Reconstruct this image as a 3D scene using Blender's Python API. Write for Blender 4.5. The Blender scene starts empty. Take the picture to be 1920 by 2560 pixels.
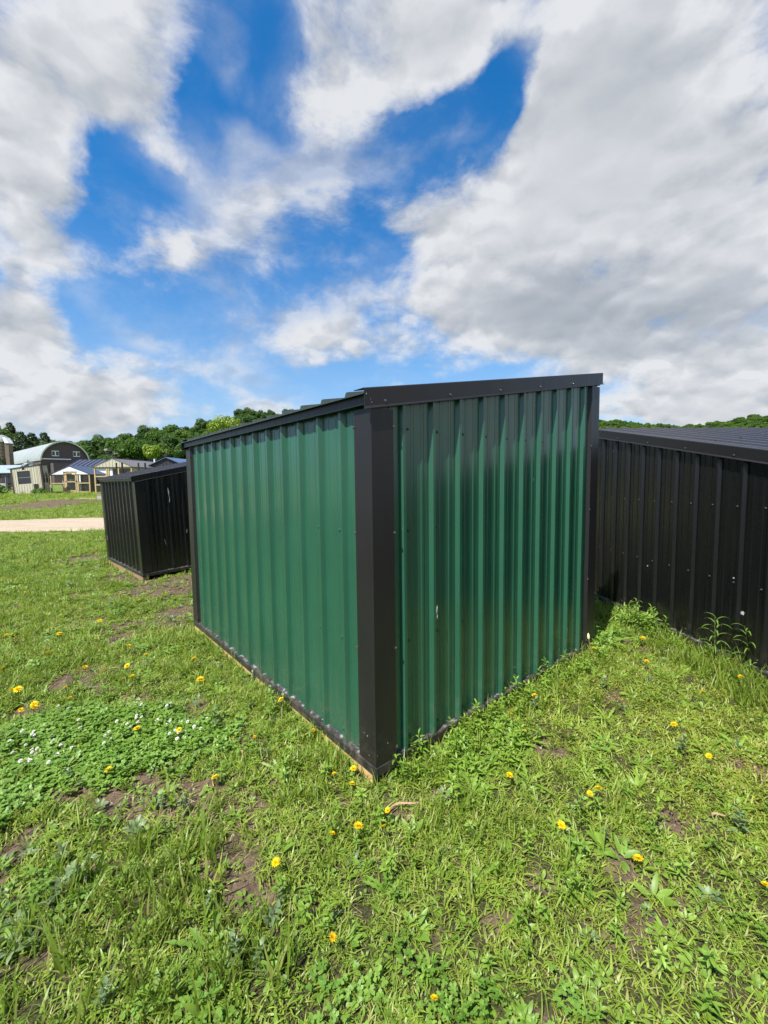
import bpy, math, random
import numpy as np
from mathutils import Vector, Matrix, Euler

R = math.radians
SC = bpy.context.scene
COL = SC.collection

# ------------------------------------------------------------------ camera
cam_d = bpy.data.cameras.new("camera")
cam = bpy.data.objects.new("camera", cam_d)
COL.objects.link(cam)
cam_d.sensor_fit = 'VERTICAL'
cam_d.sensor_height = 24.0
cam_d.lens = 1048.32 / 2560 * 24.0
cam_d.clip_start = 0.05
cam_d.clip_end = 3000
_rt = Vector((0.999925, -0.000909, -0.012198))
_up = Vector((0.012232, 0.074332, 0.997159))
_fw = Vector((0.0, 0.997233, -0.074337))
cam.matrix_world = Matrix(((_rt.x, _up.x, -_fw.x, 0.0), (_rt.y, _up.y, -_fw.y, 0.0), (_rt.z, _up.z, -_fw.z, 1.575), (0, 0, 0, 1)))
SC.camera = cam

# ------------------------------------------------------------------ exposure
SC.view_settings.view_transform = 'Standard'
SC.view_settings.look = 'None'
SC.view_settings.gamma = 1.0
SC.view_settings.use_curve_mapping = False
SC.view_settings.exposure = 0.9
SC.cycles.max_bounces = 6
SC.cycles.diffuse_bounces = 3
SC.cycles.glossy_bounces = 3
SC.cycles.transmission_bounces = 3
SC.cycles.transparent_max_bounces = 6

# ------------------------------------------------------------------ sun
EL = 57.0
SH = Vector((-0.601, -0.799, 0)).normalized()
SUN = Vector((SH.x * math.cos(R(EL)), SH.y * math.cos(R(EL)), math.sin(R(EL))))
sun_d = bpy.data.lights.new("sun", 'SUN')
sun_d.energy = 5.0
sun_d.angle = R(0.53)
sun_d.color = (1.0, 0.955, 0.88)
sun = bpy.data.objects.new("sun", sun_d)
COL.objects.link(sun)
sun.rotation_euler = SUN.to_track_quat('Z', 'Y').to_euler()
sun.location = (-8, -10, 25)

# ------------------------------------------------------------------ node helper
class NT:
    def __init__(self, tree):
        self.t = tree
        tree.nodes.clear()
    def n(self, typ, ins=None, **props):
        nd = self.t.nodes.new(typ)
        for k, v in props.items():
            setattr(nd, k, v)
        for k, v in (ins or {}).items():
            s = nd.inputs[k]
            if isinstance(v, bpy.types.NodeSocket):
                self.t.links.new(v, s)
            else:
                s.default_value = v
        return nd
    def m(self, op, a, b=None, c=None, clamp=False):
        ins = {0: a}
        if b is not None: ins[1] = b
        if c is not None: ins[2] = c
        return self.n('ShaderNodeMath', ins, operation=op, use_clamp=clamp).outputs[0]
    def v(self, op, a, b=None):
        ins = {0: a}
        if b is not None: ins[1] = b
        nd = self.n('ShaderNodeVectorMath', ins, operation=op)
        return nd.outputs['Value'] if op in ('DOT_PRODUCT', 'LENGTH', 'DISTANCE') else nd.outputs['Vector']
    def vs(self, a, s):
        return self.n('ShaderNodeVectorMath', {0: a, 'Scale': s}, operation='SCALE').outputs['Vector']
    def noise(self, vec, scale, detail=3.0, rough=0.5, dist=0.0, out='Fac', dim='3D'):
        return self.n('ShaderNodeTexNoise', {'Vector': vec, 'Scale': scale, 'Detail': detail, 'Roughness': rough, 'Distortion': dist}, noise_dimensions=dim).outputs[out]
    def mr(self, v, a, b, c=0.0, d=1.0, itp='LINEAR'):
        return self.n('ShaderNodeMapRange', {'Value': v, 'From Min': a, 'From Max': b, 'To Min': c, 'To Max': d}, interpolation_type=itp).outputs[0]
    def mix(self, f, a, b, bt='MIX'):
        nd = self.t.nodes.new('ShaderNodeMix')
        nd.data_type = 'RGBA'; nd.blend_type = bt
        for i, v in ((0, f), (6, a), (7, b)):
            s = nd.inputs[i]
            if isinstance(v, bpy.types.NodeSocket): self.t.links.new(v, s)
            elif i and len(v) == 3: s.default_value = (*v, 1)
            else: s.default_value = v
        return nd.outputs[2]

# ------------------------------------------------------------------ sky
# each cloud mass: direction x y z, orientation, angular half sizes, weight
CLOUDS = [[-0.457,0.649,0.608,-0.878,-0.311,0.365,0.193,0.163,0.8],
  [-0.342,0.674,0.655,-0.832,-0.234,0.261,0.103,0.074,0.45],
  [-0.52,0.701,0.487,-1.062,0.031,0.655,0.081,0.09,0.9],
  [-0.59,0.684,0.429,-1.104,-0.308,0.56,0.075,0.076,0.8],
  [-0.345,0.754,0.559,-0.972,0.135,0.521,0.077,0.05,0.38],
  [0.024,0.719,0.695,-0.803,0.023,-0.012,0.181,0.093,1.0],
  [-0.062,0.767,0.639,-0.857,0.22,0.268,0.081,0.076,0.62],
  [0.108,0.743,0.66,-0.847,0.078,-0.076,0.113,0.048,0.7],
  [-0.21,0.733,0.648,-0.834,-0.269,0.042,0.023,0.028,0.55],
  [0.131,0.704,0.698,-0.793,0.099,-0.088,0.127,0.043,0.6],
  [0.417,0.675,0.609,-0.882,0.29,-0.322,0.188,0.173,1.1],
  [0.333,0.762,0.556,-0.954,-0.281,-0.606,0.137,0.149,0.85],
  [0.433,0.806,0.403,-1.147,0.205,-0.401,0.315,0.195,1.1],
  [0.18,0.861,0.477,-1.066,-0.176,-0.302,0.144,0.113,0.75],
  [0.09,0.867,0.49,-1.058,0.053,-0.073,0.082,0.068,0.4],
  [0.212,0.92,0.33,-1.23,0.159,-0.171,0.272,0.098,0.8],
  [-0.136,0.939,0.317,-1.246,0.123,0.185,0.166,0.066,0.8],
  [0.58,0.795,0.18,-1.388,0.143,-0.604,0.211,0.091,0.9],
  [-0.207,0.821,0.533,-1.005,-0.105,0.181,0.067,0.049,0.3],
  [-0.111,0.864,0.491,-1.02,0.357,0.34,0.159,0.124,0.26],
  [-0.243,0.872,0.426,-1.129,-0.097,0.226,0.098,0.073,0.26],
  [-0.026,0.82,0.571,-0.963,-0.007,0.027,0.077,0.04,0.22],
  [-0.528,0.762,0.376,-1.185,-0.05,0.585,0.097,0.05,0.95],
  [-0.392,0.818,0.422,-1.099,-0.378,0.261,0.092,0.054,0.9],
  [0.579,0.691,0.433,-1.097,0.323,-0.536,0.077,0.139,0.6],
  [0.611,0.737,0.29,-1.268,0.239,-0.619,0.094,0.059,0.4],
  [-0.431,0.783,0.448,-1.083,0.297,0.657,0.039,0.032,0.3],
  [-0.594,0.787,0.168,-1.399,0.213,0.683,0.192,0.106,1.25],
  [-0.468,0.868,0.164,-1.406,-0.074,0.482,0.1,0.082,0.5],
  [-0.631,0.739,0.236,-1.328,-0.179,0.663,0.043,0.046,0.5],
  [-0.607,0.735,0.303,-1.263,-0.021,0.684,0.065,0.061,0.9],
  [-0.364,0.899,0.245,-1.322,0.128,0.417,0.083,0.038,0.6],
  [-0.27,0.938,0.219,-1.348,0.122,0.308,0.048,0.03,0.45],
  [-0.448,0.845,0.293,-1.265,0.232,0.56,0.068,0.02,0.45],
  [-0.235,0.956,0.172,-1.398,-0.03,0.236,0.06,0.025,0.6],
  [-0.349,0.925,0.151,-1.419,-0.044,0.354,0.056,0.02,0.5],
  [0.02,0.976,0.217,-1.352,0.016,-0.017,0.037,0.02,0.6],
  [0.575,0.809,0.123,-1.446,0.101,-0.605,0.202,0.043,0.8],
  [-0.174,0.704,0.689,-0.795,-0.182,0.066,0.043,0.076,-0.9],
  [-0.253,0.746,0.616,-0.856,-0.347,0.04,0.069,0.075,-0.9],
  [-0.403,0.756,0.516,-1.029,0.034,0.511,0.117,0.065,-1.0],
  [0.213,0.748,0.628,-0.857,0.287,-0.037,0.05,0.06,-0.95],
  [0.122,0.782,0.612,-0.91,0.082,-0.091,0.096,0.036,-0.75],
  [-0.085,0.815,0.572,-0.961,-0.041,0.076,0.101,0.028,-0.6],
  [-0.466,0.818,0.335,-1.229,-0.028,0.508,0.178,0.033,-0.3],
  [-0.21,0.946,0.246,-1.322,-0.041,0.208,0.138,0.058,-0.55],
  [-0.382,0.879,0.286,-1.28,0.066,0.43,0.168,0.036,-0.2],
  [-0.517,0.8,0.304,-1.255,0.212,0.643,0.074,0.038,-0.35],
  [0.06,0.835,0.547,-0.979,-0.196,-0.203,0.059,0.029,-0.35],
  [-0.181,0.791,0.584,-0.944,-0.1,0.153,0.073,0.038,-0.3],
  [-0.598,0.712,0.367,-1.18,-0.265,0.591,0.036,0.021,-0.3]]
GREYS = [[0.423,0.848,0.319,-1.238,0.21,-0.39,0.276,0.091,1.5],
  [0.331,0.87,0.365,-1.193,0.139,-0.308,0.174,0.05,0.4],
  [0.436,0.691,0.577,-0.925,0.291,-0.35,0.166,0.066,0.55],
  [-0.45,0.649,0.614,-0.871,-0.307,0.357,0.153,0.101,0.5],
  [-0.617,0.735,0.281,-1.28,-0.208,0.636,0.074,0.045,0.7],
  [-0.59,0.8,0.11,-1.46,0.041,0.64,0.181,0.043,0.6],
  [0.025,0.958,0.286,-1.281,0.018,-0.021,0.123,0.043,0.45],
  [0.601,0.761,0.244,-1.319,0.198,-0.618,0.131,0.062,0.45],
  [0.135,0.723,0.677,-0.823,0.099,-0.094,0.117,0.03,0.3],
  [0.063,0.753,0.655,-0.855,0.048,-0.042,0.092,0.027,0.25],
  [-0.124,0.933,0.339,-1.225,-0.032,0.121,0.147,0.037,0.25],
  [0.587,0.801,0.113,-1.457,0.097,-0.621,0.142,0.043,0.4],
  [-0.538,0.711,0.452,-1.081,-0.282,0.5,0.075,0.045,0.3],
  [0.562,0.722,0.402,-1.138,0.288,-0.531,0.095,0.081,0.35]]
WISPS = [[-0.331,0.758,0.561,-0.973,0.066,0.457,0.094,0.063,0.5],
  [-0.2,0.826,0.528,-0.978,-0.333,0.021,0.146,0.081,0.8],
  [-0.153,0.885,0.44,-1.102,0.225,0.283,0.184,0.144,1.0],
  [-0.522,0.765,0.377,-1.182,-0.084,0.564,0.132,0.061,0.9],
  [-0.4,0.816,0.417,-1.116,-0.315,0.306,0.106,0.066,0.9],
  [-0.144,0.93,0.338,-1.226,-0.039,0.14,0.212,0.1,0.9],
  [-0.018,0.824,0.566,-0.969,-0.002,0.02,0.145,0.061,0.85],
  [-0.345,0.901,0.264,-1.303,0.087,0.389,0.15,0.056,0.8],
  [0.106,0.787,0.608,-0.915,0.072,-0.079,0.097,0.043,0.7],
  [0.254,0.704,0.664,-0.83,0.181,-0.183,0.056,0.04,0.8],
  [-0.232,0.695,0.681,-0.81,-0.157,0.174,0.034,0.059,0.7],
  [-0.407,0.786,0.466,-1.083,0.108,0.535,0.095,0.047,0.8],
  [-0.556,0.721,0.415,-1.126,-0.27,0.531,0.088,0.047,0.8],
  [-0.448,0.845,0.293,-1.265,0.232,0.56,0.091,0.036,0.8],
  [-0.224,0.773,0.594,-0.929,-0.13,0.186,0.047,0.031,0.6],
  [-0.215,0.96,0.178,-1.392,-0.027,0.216,0.161,0.04,0.7],
  [-0.082,0.795,0.601,-0.925,-0.042,0.071,0.098,0.037,0.6]]
world = bpy.data.worlds.new("World")
SC.world = world
world.use_nodes = True
W = NT(world.node_tree)
D = W.n('ShaderNodeTexCoord').outputs['Generated']
sky = W.n('ShaderNodeTexSky', sky_type='NISHITA', sun_disc=False, sun_elevation=R(EL), sun_rotation=math.atan2(SH.x, SH.y), air_density=1.0, dust_density=0.6, ozone_density=2.2).outputs[0]
sky = W.n('ShaderNodeHueSaturation', {'Saturation': 1.42, 'Value': 1.05, 'Color': sky}).outputs[0]
sep = W.n('ShaderNodeSeparateXYZ', {0: D})
zup = W.m('MAXIMUM', sep.outputs[2], 0.0)
inv = W.m('DIVIDE', 1.0, W.m('ADD', zup, 0.55))
plane = W.n('ShaderNodeCombineXYZ', {0: W.m('MULTIPLY', sep.outputs[0], inv), 1: W.m('MULTIPLY', sep.outputs[1], inv), 2: W.m('MULTIPLY', zup, 0.9)}).outputs[0]
w1 = W.v('SUBTRACT', W.noise(plane, 2.2, 3, 0.5, out='Color'), (0.5, 0.5, 0.5))
w2 = W.v('SUBTRACT', W.noise(plane, 8.0, 4, 0.6, out='Color'), (0.5, 0.5, 0.5))
DW = W.v('ADD', D, W.v('ADD', W.vs(w1, 0.11), W.vs(w2, 0.07)))
def blobs(table, inner, after=None):
    # evaluated in short runs, one after the other: the shader stack is small
    acc = None; dv = DW; chain = after
    for i, (cx, cy, cz, ex, ey, ez, la, lb, wt) in enumerate(table):
        if i % 8 == 0 and chain is not None: dv = W.vs(DW, W.m('MULTIPLY_ADD', chain, 1e-7, 1.0))
        mp = W.n('ShaderNodeMapping', {'Vector': dv, 'Location': (cx, cy, cz), 'Rotation': (ex, ey, ez), 'Scale': (la, lb, 0.6)}, vector_type='TEXTURE').outputs[0]
        q = W.v('LENGTH', mp)
        f = W.mr(q, 1.45, inner, 0.0, wt, 'SMOOTHSTEP')
        acc = f if acc is None else W.m('ADD', acc, f)
        chain = acc
    return acc
cover = blobs(CLOUDS, 0.15)
grey = blobs(GREYS, 0.0, cover)
# everywhere the drawn masses do not reach the same broken cover goes on
low = W.noise(plane, 1.1, 2, 0.5)
front = W.mr(sep.outputs[1], 0.1, 0.45)
generic = W.m('MULTIPLY', W.mr(low, 0.40, 0.58, 0.0, 1.0, 'SMOOTHSTEP'), W.m('SUBTRACT', 1.0, front))
cover = W.m('ADD', cover, generic)
def fbm(off=None, sc=4.4, det=9, rg=0.66):
    return W.noise(W.v('ADD', plane, off) if off else plane, sc, det, rg, 0.25)
n1 = fbm()
n2 = fbm((-0.022, -0.030, 0.04))
wv = W.v('ADD', plane, W.vs(w2, 0.10))
def billow(v):
    a = W.n('ShaderNodeTexVoronoi', {'Vector': v, 'Scale': 7.0}, feature='F1').outputs['Distance']
    b = W.n('ShaderNodeTexVoronoi', {'Vector': v, 'Scale': 17.0}, feature='F1').outputs['Distance']
    return W.m('SUBTRACT', 0.66, W.m('ADD', a, W.m('MULTIPLY', b, 0.5)))
bl1 = billow(wv)
bl2 = billow(W.v('ADD', wv, (-0.012, -0.018, 0.022)))
dens = W.m('ADD', cover, W.m('MULTIPLY', W.m('SUBTRACT', n1, 0.5), 2.6))
dens = W.m('ADD', dens, W.m('MULTIPLY', bl1, 0.42))
mask = W.mr(dens, 0.12, 0.98, 0.0, 1.0, 'SMOOTHSTEP')
vn = W.noise(plane, 2.6, 10, 0.66, 0.4)
veil = W.m('MULTIPLY', W.mr(vn, 0.44, 0.74, 0.0, 0.34, 'SMOOTHSTEP'), W.mr(cover, -0.8, 0.2))
wsp = W.m('MULTIPLY', blobs(WISPS, 0.1, grey), W.mr(W.noise(W.v('ADD', plane, W.vs(w1, 0.12)), 4.6, 11, 0.60), 0.38, 0.66, 0.04, 0.62, 'SMOOTHSTEP'))
wsp = W.m('MINIMUM', wsp, 0.60)
veil = W.m('MAXIMUM', veil, wsp)
mask = W.m('SUBTRACT', 1.0, W.m('MULTIPLY', W.m('SUBTRACT', 1.0, mask), W.m('SUBTRACT', 1.0, veil)), clamp=True)
thick = W.mr(dens, 0.7, 1.9, 0.0, 1.0, 'SMOOTHSTEP')
edge = W.mr(dens, 0.8, 1.9, 1.15, 0.20)
relief = W.m('ADD', W.m('MULTIPLY', W.m('SUBTRACT', n1, n2), 1.1), W.m('MULTIPLY', W.m('SUBTRACT', bl1, bl2), 1.25))
relief = W.m('MULTIPLY', relief, edge)
n3 = W.noise(plane, 1.7, 5, 0.5)
gsum = W.m('MULTIPLY', grey, W.mr(n3, 0.30, 0.62, 0.6, 1.2))
shade = W.m('ADD', W.m('MULTIPLY', thick, 0.10), W.m('MULTIPLY', gsum, 0.52))
shade = W.m('SUBTRACT', shade, relief)
shade = W.m('ADD', shade, W.m('ADD', 0.10, W.m('MULTIPLY', W.m('SUBTRACT', n3, 0.5), 0.5)))
shade = W.m('SUBTRACT', 1.0, W.m('POWER', 2.71828, W.m('MULTIPLY', W.m('MAXIMUM', shade, 0.0), -1.25)))
SKYK = 0.1
ccol = W.mix(shade, (4.3, 4.37, 4.5), (1.60, 1.84, 2.18))
lowfade = W.mr(zup, 0.0, 0.42, 0.85, 0.0)
blue = W.mix(lowfade, sky, (2.0, 2.95, 4.3))
col = W.mix(W.m('MULTIPLY', mask, 0.97), blue, ccol)
bg = W.n('ShaderNodeBackground', {'Color': col, 'Strength': SKYK}).outputs[0]
W.n('ShaderNodeOutputWorld', {'Surface': bg})

# ------------------------------------------------------------------ object helpers
def tag(o, label=None, cat=None, group=None, kind=None):
    if label: o['label'] = label
    if cat: o['category'] = cat
    if group: o['group'] = group
    if kind: o['kind'] = kind
    return o
def thing(name, label, cat, loc=(0, 0, 0), rotz=0.0, group=None):
    o = bpy.data.objects.new(name, None)
    o.empty_display_size = 0.2
    COL.objects.link(o)
    o.location = loc
    o.rotation_euler = (0, 0, rotz)
    return tag(o, label, cat, group)
class MB:
    def __init__(self): self.v = []; self.f = []; self.mi = []; self.cur = 0
    def add(self, vs, fs):
        b = len(self.v)
        self.v += [tuple(x) for x in vs]
        self.f += [tuple(i + b for i in f) for f in fs]
        self.mi += [self.cur] * len(fs)
        return self
    def box(self, x0, x1, y0, y1, z0, z1):
        v = [(x, y, z) for z in (z0, z1) for y in (y0, y1) for x in (x0, x1)]
        return self.add(v, [(0, 2, 3, 1), (4, 5, 7, 6), (0, 1, 5, 4), (2, 6, 7, 3), (0, 4, 6, 2), (1, 3, 7, 5)])
    def bar(self, a, b, w, h=None):
        a = Vector(a); b = Vector(b); h = h or w
        d = (b - a).normalized()
        s = d.cross(Vector((0, 0, 1)))
        s = Vector((1, 0, 0)) if s.length < 1e-4 else s.normalized()
        t = s.cross(d).normalized()
        v = []
        for p in (a, b):
            for i, j in ((-1, -1), (1, -1), (1, 1), (-1, 1)):
                v.append(p + s * i * w / 2 + t * j * h / 2)
        return self.add(v, [(3, 2, 1, 0), (4, 5, 6, 7), (0, 1, 5, 4), (1, 2, 6, 5), (2, 3, 7, 6), (3, 0, 4, 7)])
    def tube(self, pts, radii, n=6, cap=True):
        vs = []; fs = []
        pts = [Vector(p) for p in pts]
        for i, p in enumerate(pts):
            d = (pts[min(i + 1, len(pts) - 1)] - pts[max(i - 1, 0)]).normalized()
            s = d.cross(Vector((0.13, 0.21, 0.97)))
            s = Vector((1, 0, 0)) if s.length < 1e-4 else s.normalized()
            t = d.cross(s)
            for k in range(n):
                a = 2 * math.pi * k / n
                vs.append(p + (s * math.cos(a) + t * math.sin(a)) * radii[i])
        for i in range(len(pts) - 1):
            for k in range(n):
                k2 = (k + 1) % n
                fs.append((i * n + k, i * n + k2, (i + 1) * n + k2, (i + 1) * n + k))
        if cap:
            fs.append(tuple(range(n))[::-1]); fs.append(tuple((len(pts) - 1) * n + k for k in range(n)))
        return self.add(vs, fs)
    def prism(self, poly, f0, f1, caps=True):
        """poly: list of 2-D points; f0/f1 map a 2-D point to the two ends"""
        n = len(poly)
        vs = [f0(*q) for q in poly] + [f1(*q) for q in poly]
        fs = [(i, (i + 1) % n, n + (i + 1) % n, n + i) for i in range(n)]
        if caps: fs += [tuple(range(n))[::-1], tuple(range(n, 2 * n))]
        return self.add(vs, fs)
    def mesh(self, name, mats):
        me = bpy.data.meshes.new(name)
        me.from_pydata(self.v, [], self.f)
        if not isinstance(mats, (list, tuple)): mats = [mats]
        for m in mats: me.materials.append(m)
        if len(mats) > 1: me.polygons.foreach_set('material_index', self.mi)
        import bmesh
        bm = bmesh.new(); bm.from_mesh(me)
        bmesh.ops.recalc_face_normals(bm, faces=bm.faces)
        bm.to_mesh(me); bm.free()
        me.update()
        return me
    def build(self, name, mats, parent=None, smooth=False, label=None, kind=None):
        me = self.mesh(name, mats)
        if smooth: me.polygons.foreach_set('use_smooth', [True] * len(me.polygons))
        o = bpy.data.objects.new(name, me)
        COL.objects.link(o)
        if parent is not None: o.parent = parent
        if label: o['label'] = label
        if kind: o['kind'] = kind
        return o
def dup(o, name=None, parent=None, loc=None, rot=None, scale=None):
    c = o.copy()
    if name: c.name = name
    COL.objects.link(c)
    if parent is not None: c.parent = parent
    if loc is not None: c.location = loc
    if rot is not None: c.rotation_euler = rot
    if scale is not None: c.scale = scale
    return c
def np_mesh(name, V, F, mats, mi=None):
    """V (n,3), F (m,4) quads"""
    me = bpy.data.meshes.new(name)
    V = np.asarray(V, dtype=np.float32); F = np.asarray(F, dtype=np.int32)
    k = F.shape[1]
    me.vertices.add(len(V)); me.vertices.foreach_set('co', V.ravel())
    me.loops.add(F.size); me.loops.foreach_set('vertex_index', F.ravel())
    me.polygons.add(len(F)); me.polygons.foreach_set('loop_start', np.arange(0, F.size, k, dtype=np.int32))
    for m in (mats if isinstance(mats, (list, tuple)) else [mats]): me.materials.append(m)
    if mi is not None: me.polygons.foreach_set('material_index', np.asarray(mi, dtype=np.int32))
    me.update(calc_edges=True)
    return me

# ------------------------------------------------------------------ materials
def mat(name):
    m = bpy.data.materials.new(name)
    m.use_nodes = True
    return m, NT(m.node_tree)
def finish(T, bsdf, disp=None):
    T.n('ShaderNodeOutputMaterial', {'Surface': bsdf})
def painted_steel(name, c, rough=0.34, dirt=(0.16, 0.13, 0.09), dirt_amt=0.5, spec=0.5, edge=False, z_edge=0.0895):
    m, T = mat(name)
    co = T.n('ShaderNodeTexCoord').outputs['Object']
    stretch = T.n('ShaderNodeMapping', {'Vector': co, 'Scale': (9.0, 9.0, 0.7)}).outputs[0]
    st = T.noise(stretch, 3.0, 5, 0.6)
    cl = T.noise(co, 2.3, 4, 0.55)
    fine = T.noise(co, 160.0, 2, 0.5)
    z = T.n('ShaderNodeSeparateXYZ', {0: co}).outputs[2]
    base = T.mix(T.mr(cl, 0.3, 0.7), tuple(x * 0.90 for x in c), tuple(min(1, x * 1.08) for x in c))
    base = T.mix(T.mr(fine, 0.35, 0.75, 0.0, 0.10), base, tuple(min(1, x * 1.6 + 0.01) for x in c))
    low = T.mr(z, 0.05, 0.85, 1.0, 0.10)
    dm = T.m('MULTIPLY', T.mr(st, 0.42, 0.80), T.m('MULTIPLY', low, dirt_amt), clamp=True)
    specks = T.mr(T.noise(co, 70.0, 2, 0.6), 0.70, 0.76)
    dm = T.m('MAXIMUM', dm, T.m('MULTIPLY', specks, T.mr(z, 0.05, 0.45, 0.55, 0.0)), clamp=True)
    base = T.mix(dm, base, dirt)
    sp = T.m('MULTIPLY', T.mr(z, 0.08, 0.34, 1.0, 0.0), T.mr(T.noise(co, 14.0, 6, 0.72), 0.47, 0.70), clamp=True)
    base = T.mix(T.m('MULTIPLY', sp, dirt_amt * 1.3), base, (0.17, 0.14, 0.10))
    if edge:
        e = T.m('MULTIPLY', T.mr(z, z_edge, z_edge + 0.004), T.mr(T.noise(co, 24.0, 5, 0.75), 0.52, 0.62), clamp=True)
        base = T.mix(T.m('MULTIPLY', e, 0.6), base, (0.33, 0.33, 0.34))
    r = T.mr(st, 0.3, 0.75, rough - 0.03, rough + 0.06)
    r = T.m('ADD', r, T.m('MULTIPLY', dm, 0.25))
    wob = T.noise(T.n('ShaderNodeMapping', {'Vector': co, 'Scale': (6.0, 6.0, 2.0)}).outputs[0], 1.0, 2, 0.5)
    b1 = T.n('ShaderNodeBump', {'Height': wob, 'Strength': 0.04, 'Distance': 0.02}).outputs[0]
    b2 = T.n('ShaderNodeBump', {'Height': fine, 'Strength': 0.06, 'Distance': 0.002, 'Normal': b1}).outputs[0]
    p = T.n('ShaderNodeBsdfPrincipled', {'Base Color': base, 'Roughness': r, 'Specular IOR Level': spec, 'Normal': b2})
    finish(T, p.outputs[0])
    return m
def plain(name, c, rough=0.6, var=0.12, scale=4.0, bump=0.0, spec=0.4, metal=0.0, grain=None):
    m, T = mat(name)
    co = T.n('ShaderNodeTexCoord').outputs['Object']
    if grain: co2 = T.n('ShaderNodeMapping', {'Vector': co, 'Scale': grain}).outputs[0]
    else: co2 = co
    n = T.noise(co2, scale, 5, 0.6)
    base = T.mix(T.mr(n, 0.3, 0.7), tuple(x * (1 - var) for x in c), tuple(min(1, x * (1 + var)) for x in c))
    ins = {'Base Color': base, 'Roughness': rough, 'Specular IOR Level': spec, 'Metallic': metal}
    if bump:
        ins['Normal'] = T.n('ShaderNodeBump', {'Height': n, 'Strength': bump, 'Distance': 0.01}).outputs[0]
    finish(T, T.n('ShaderNodeBsdfPrincipled', ins).outputs[0])
    return m
def leafy(name, c, c2, trans=0.35, rough=0.45, attr=True, spec=0.45, obj_rand=False, yellow=None):
    """foliage: colour runs from c to c2 by instance tint, part of the light goes through"""
    m, T = mat(name)
    geo = T.n('ShaderNodeNewGeometry').outputs['Position']
    if obj_rand: f = T.n('ShaderNodeObjectInfo').outputs['Random']
    elif attr: f = T.n('ShaderNodeAttribute', attribute_name='tint', attribute_type='INSTANCER').outputs['Fac']
    else: f = T.noise(geo, 3.0, 3, 0.5)
    rp = T.n('ShaderNodeNewGeometry').outputs['Random Per Island']
    base = T.mix(f, c, c2)
    base = T.mix(T.mr(rp, 0.0, 1.0, 0.0, 0.55), base, tuple(x * 0.55 for x in c))
    if yellow: base = T.mix(T.mr(rp, 0.86, 1.0, 0.0, 0.7), base, yellow)
    d = T.n('ShaderNodeBsdfPrincipled', {'Base Color': base, 'Roughness': rough, 'Specular IOR Level': spec}).outputs[0]
    if trans > 0:
        tr = T.n('ShaderNodeBsdfTranslucent', {'Color': T.mix(0.35, base, (0.30, 0.42, 0.03))}).outputs[0]
        d = T.n('ShaderNodeMixShader', {0: trans, 1: d, 2: tr}).outputs[0]
    finish(T, d)
    return m

GREEN = painted_steel('green_painted_steel', (0.0165, 0.083, 0.048), 0.22, dirt=(0.10, 0.115, 0.07), dirt_amt=0.27, spec=0.65)
BLACK = painted_steel('black_painted_steel', (0.007, 0.007, 0.0075), 0.36, dirt=(0.03, 0.028, 0.024), dirt_amt=0.15, spec=0.4)
BLACKW = painted_steel('black_wall_steel', (0.005, 0.0053, 0.006), 0.27, dirt=(0.022, 0.021, 0.019), dirt_amt=0.2, spec=0.55)
TRIM = painted_steel('charcoal_trim_steel', (0.0125, 0.0115, 0.0125), 0.40, dirt=(0.05, 0.045, 0.035), dirt_amt=0.15, spec=0.4)
BASET = painted_steel('charcoal_base_trim_steel', (0.014, 0.0135, 0.014), 0.42, dirt=(0.12, 0.10, 0.08), dirt_amt=0.35, edge=True)
BASEL = painted_steel('black_base_trim_steel', (0.010, 0.010, 0.010), 0.40, dirt=(0.10, 0.09, 0.07), dirt_amt=0.3, edge=True, z_edge=0.123)
ROOFB = painted_steel('black_roof_steel', (0.028, 0.028, 0.034), 0.22, dirt_amt=0.05, spec=0.75)
ROOFG = painted_steel('green_roof_steel', (0.028, 0.042, 0.036), 0.38, dirt_amt=0.15)
PINE = plain('treated_pine', (0.45, 0.30, 0.13), 0.75, 0.28, 5.0, 0.2, 0.2, grain=(3, 3, 30))
SCREW_G = plain('green_screw_paint', (0.03, 0.10, 0.06), 0.3, 0.05)
SCREW_K = plain('black_screw_paint', (0.11, 0.11, 0.11), 0.25, 0.05, spec=0.8, metal=0.5)
SCRATCH = plain('bare_metal_scratch', (0.42, 0.43, 0.43), 0.45, 0.2, 40.0)
OLDPINE = plain('weathered_pine', (0.27, 0.19, 0.10), 0.8, 0.3, 5.0, 0.2, 0.2, grain=(3, 3, 30))
SHADEWOOD = plain('shadow_dark_timber', (0.03, 0.025, 0.02), 0.8, 0.3)  # sill timber with the shadow under the base trim put into its colour
DARKIN = plain('dark_interior', (0.02, 0.018, 0.016), 0.9, 0.2)

# ------------------------------------------------------------------ terrain
def sstep(a, b, x):
    t = np.clip((x - a) / (b - a), 0, 1)
    return t * t * (3 - 2 * t)
rng = np.random.default_rng(7)
_wv = [(rng.uniform(0, 6.28), f, a, rng.uniform(0, 6.28)) for f, a in ((0.5, .012), (0.9, .010), (1.7, .008), (2.6, .007), (4.3, .006), (7.0, .005), (11.0, .004), (17.0, .003))]
def tz(x, y):
    x = np.asarray(x, float); y = np.asarray(y, float)
    z = 0.78 * sstep(20.5, 36.0, y) + 0.02 * np.clip(y - 36, 0, 200)
    m = np.zeros_like(z)
    for th, f, a, ph in _wv:
        m += a * np.sin(f * 2 * (x * math.cos(th) + y * math.sin(th)) + ph)
    m += 0.018 * np.sin(x * 0.9 + 1.3) * np.sin(y * 0.7)
    z = z + m * np.clip(1.2 - y / 60, 0.2, 1)
    # the far big hollow of the valley floor lies a little lower to the right
    return z
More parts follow.
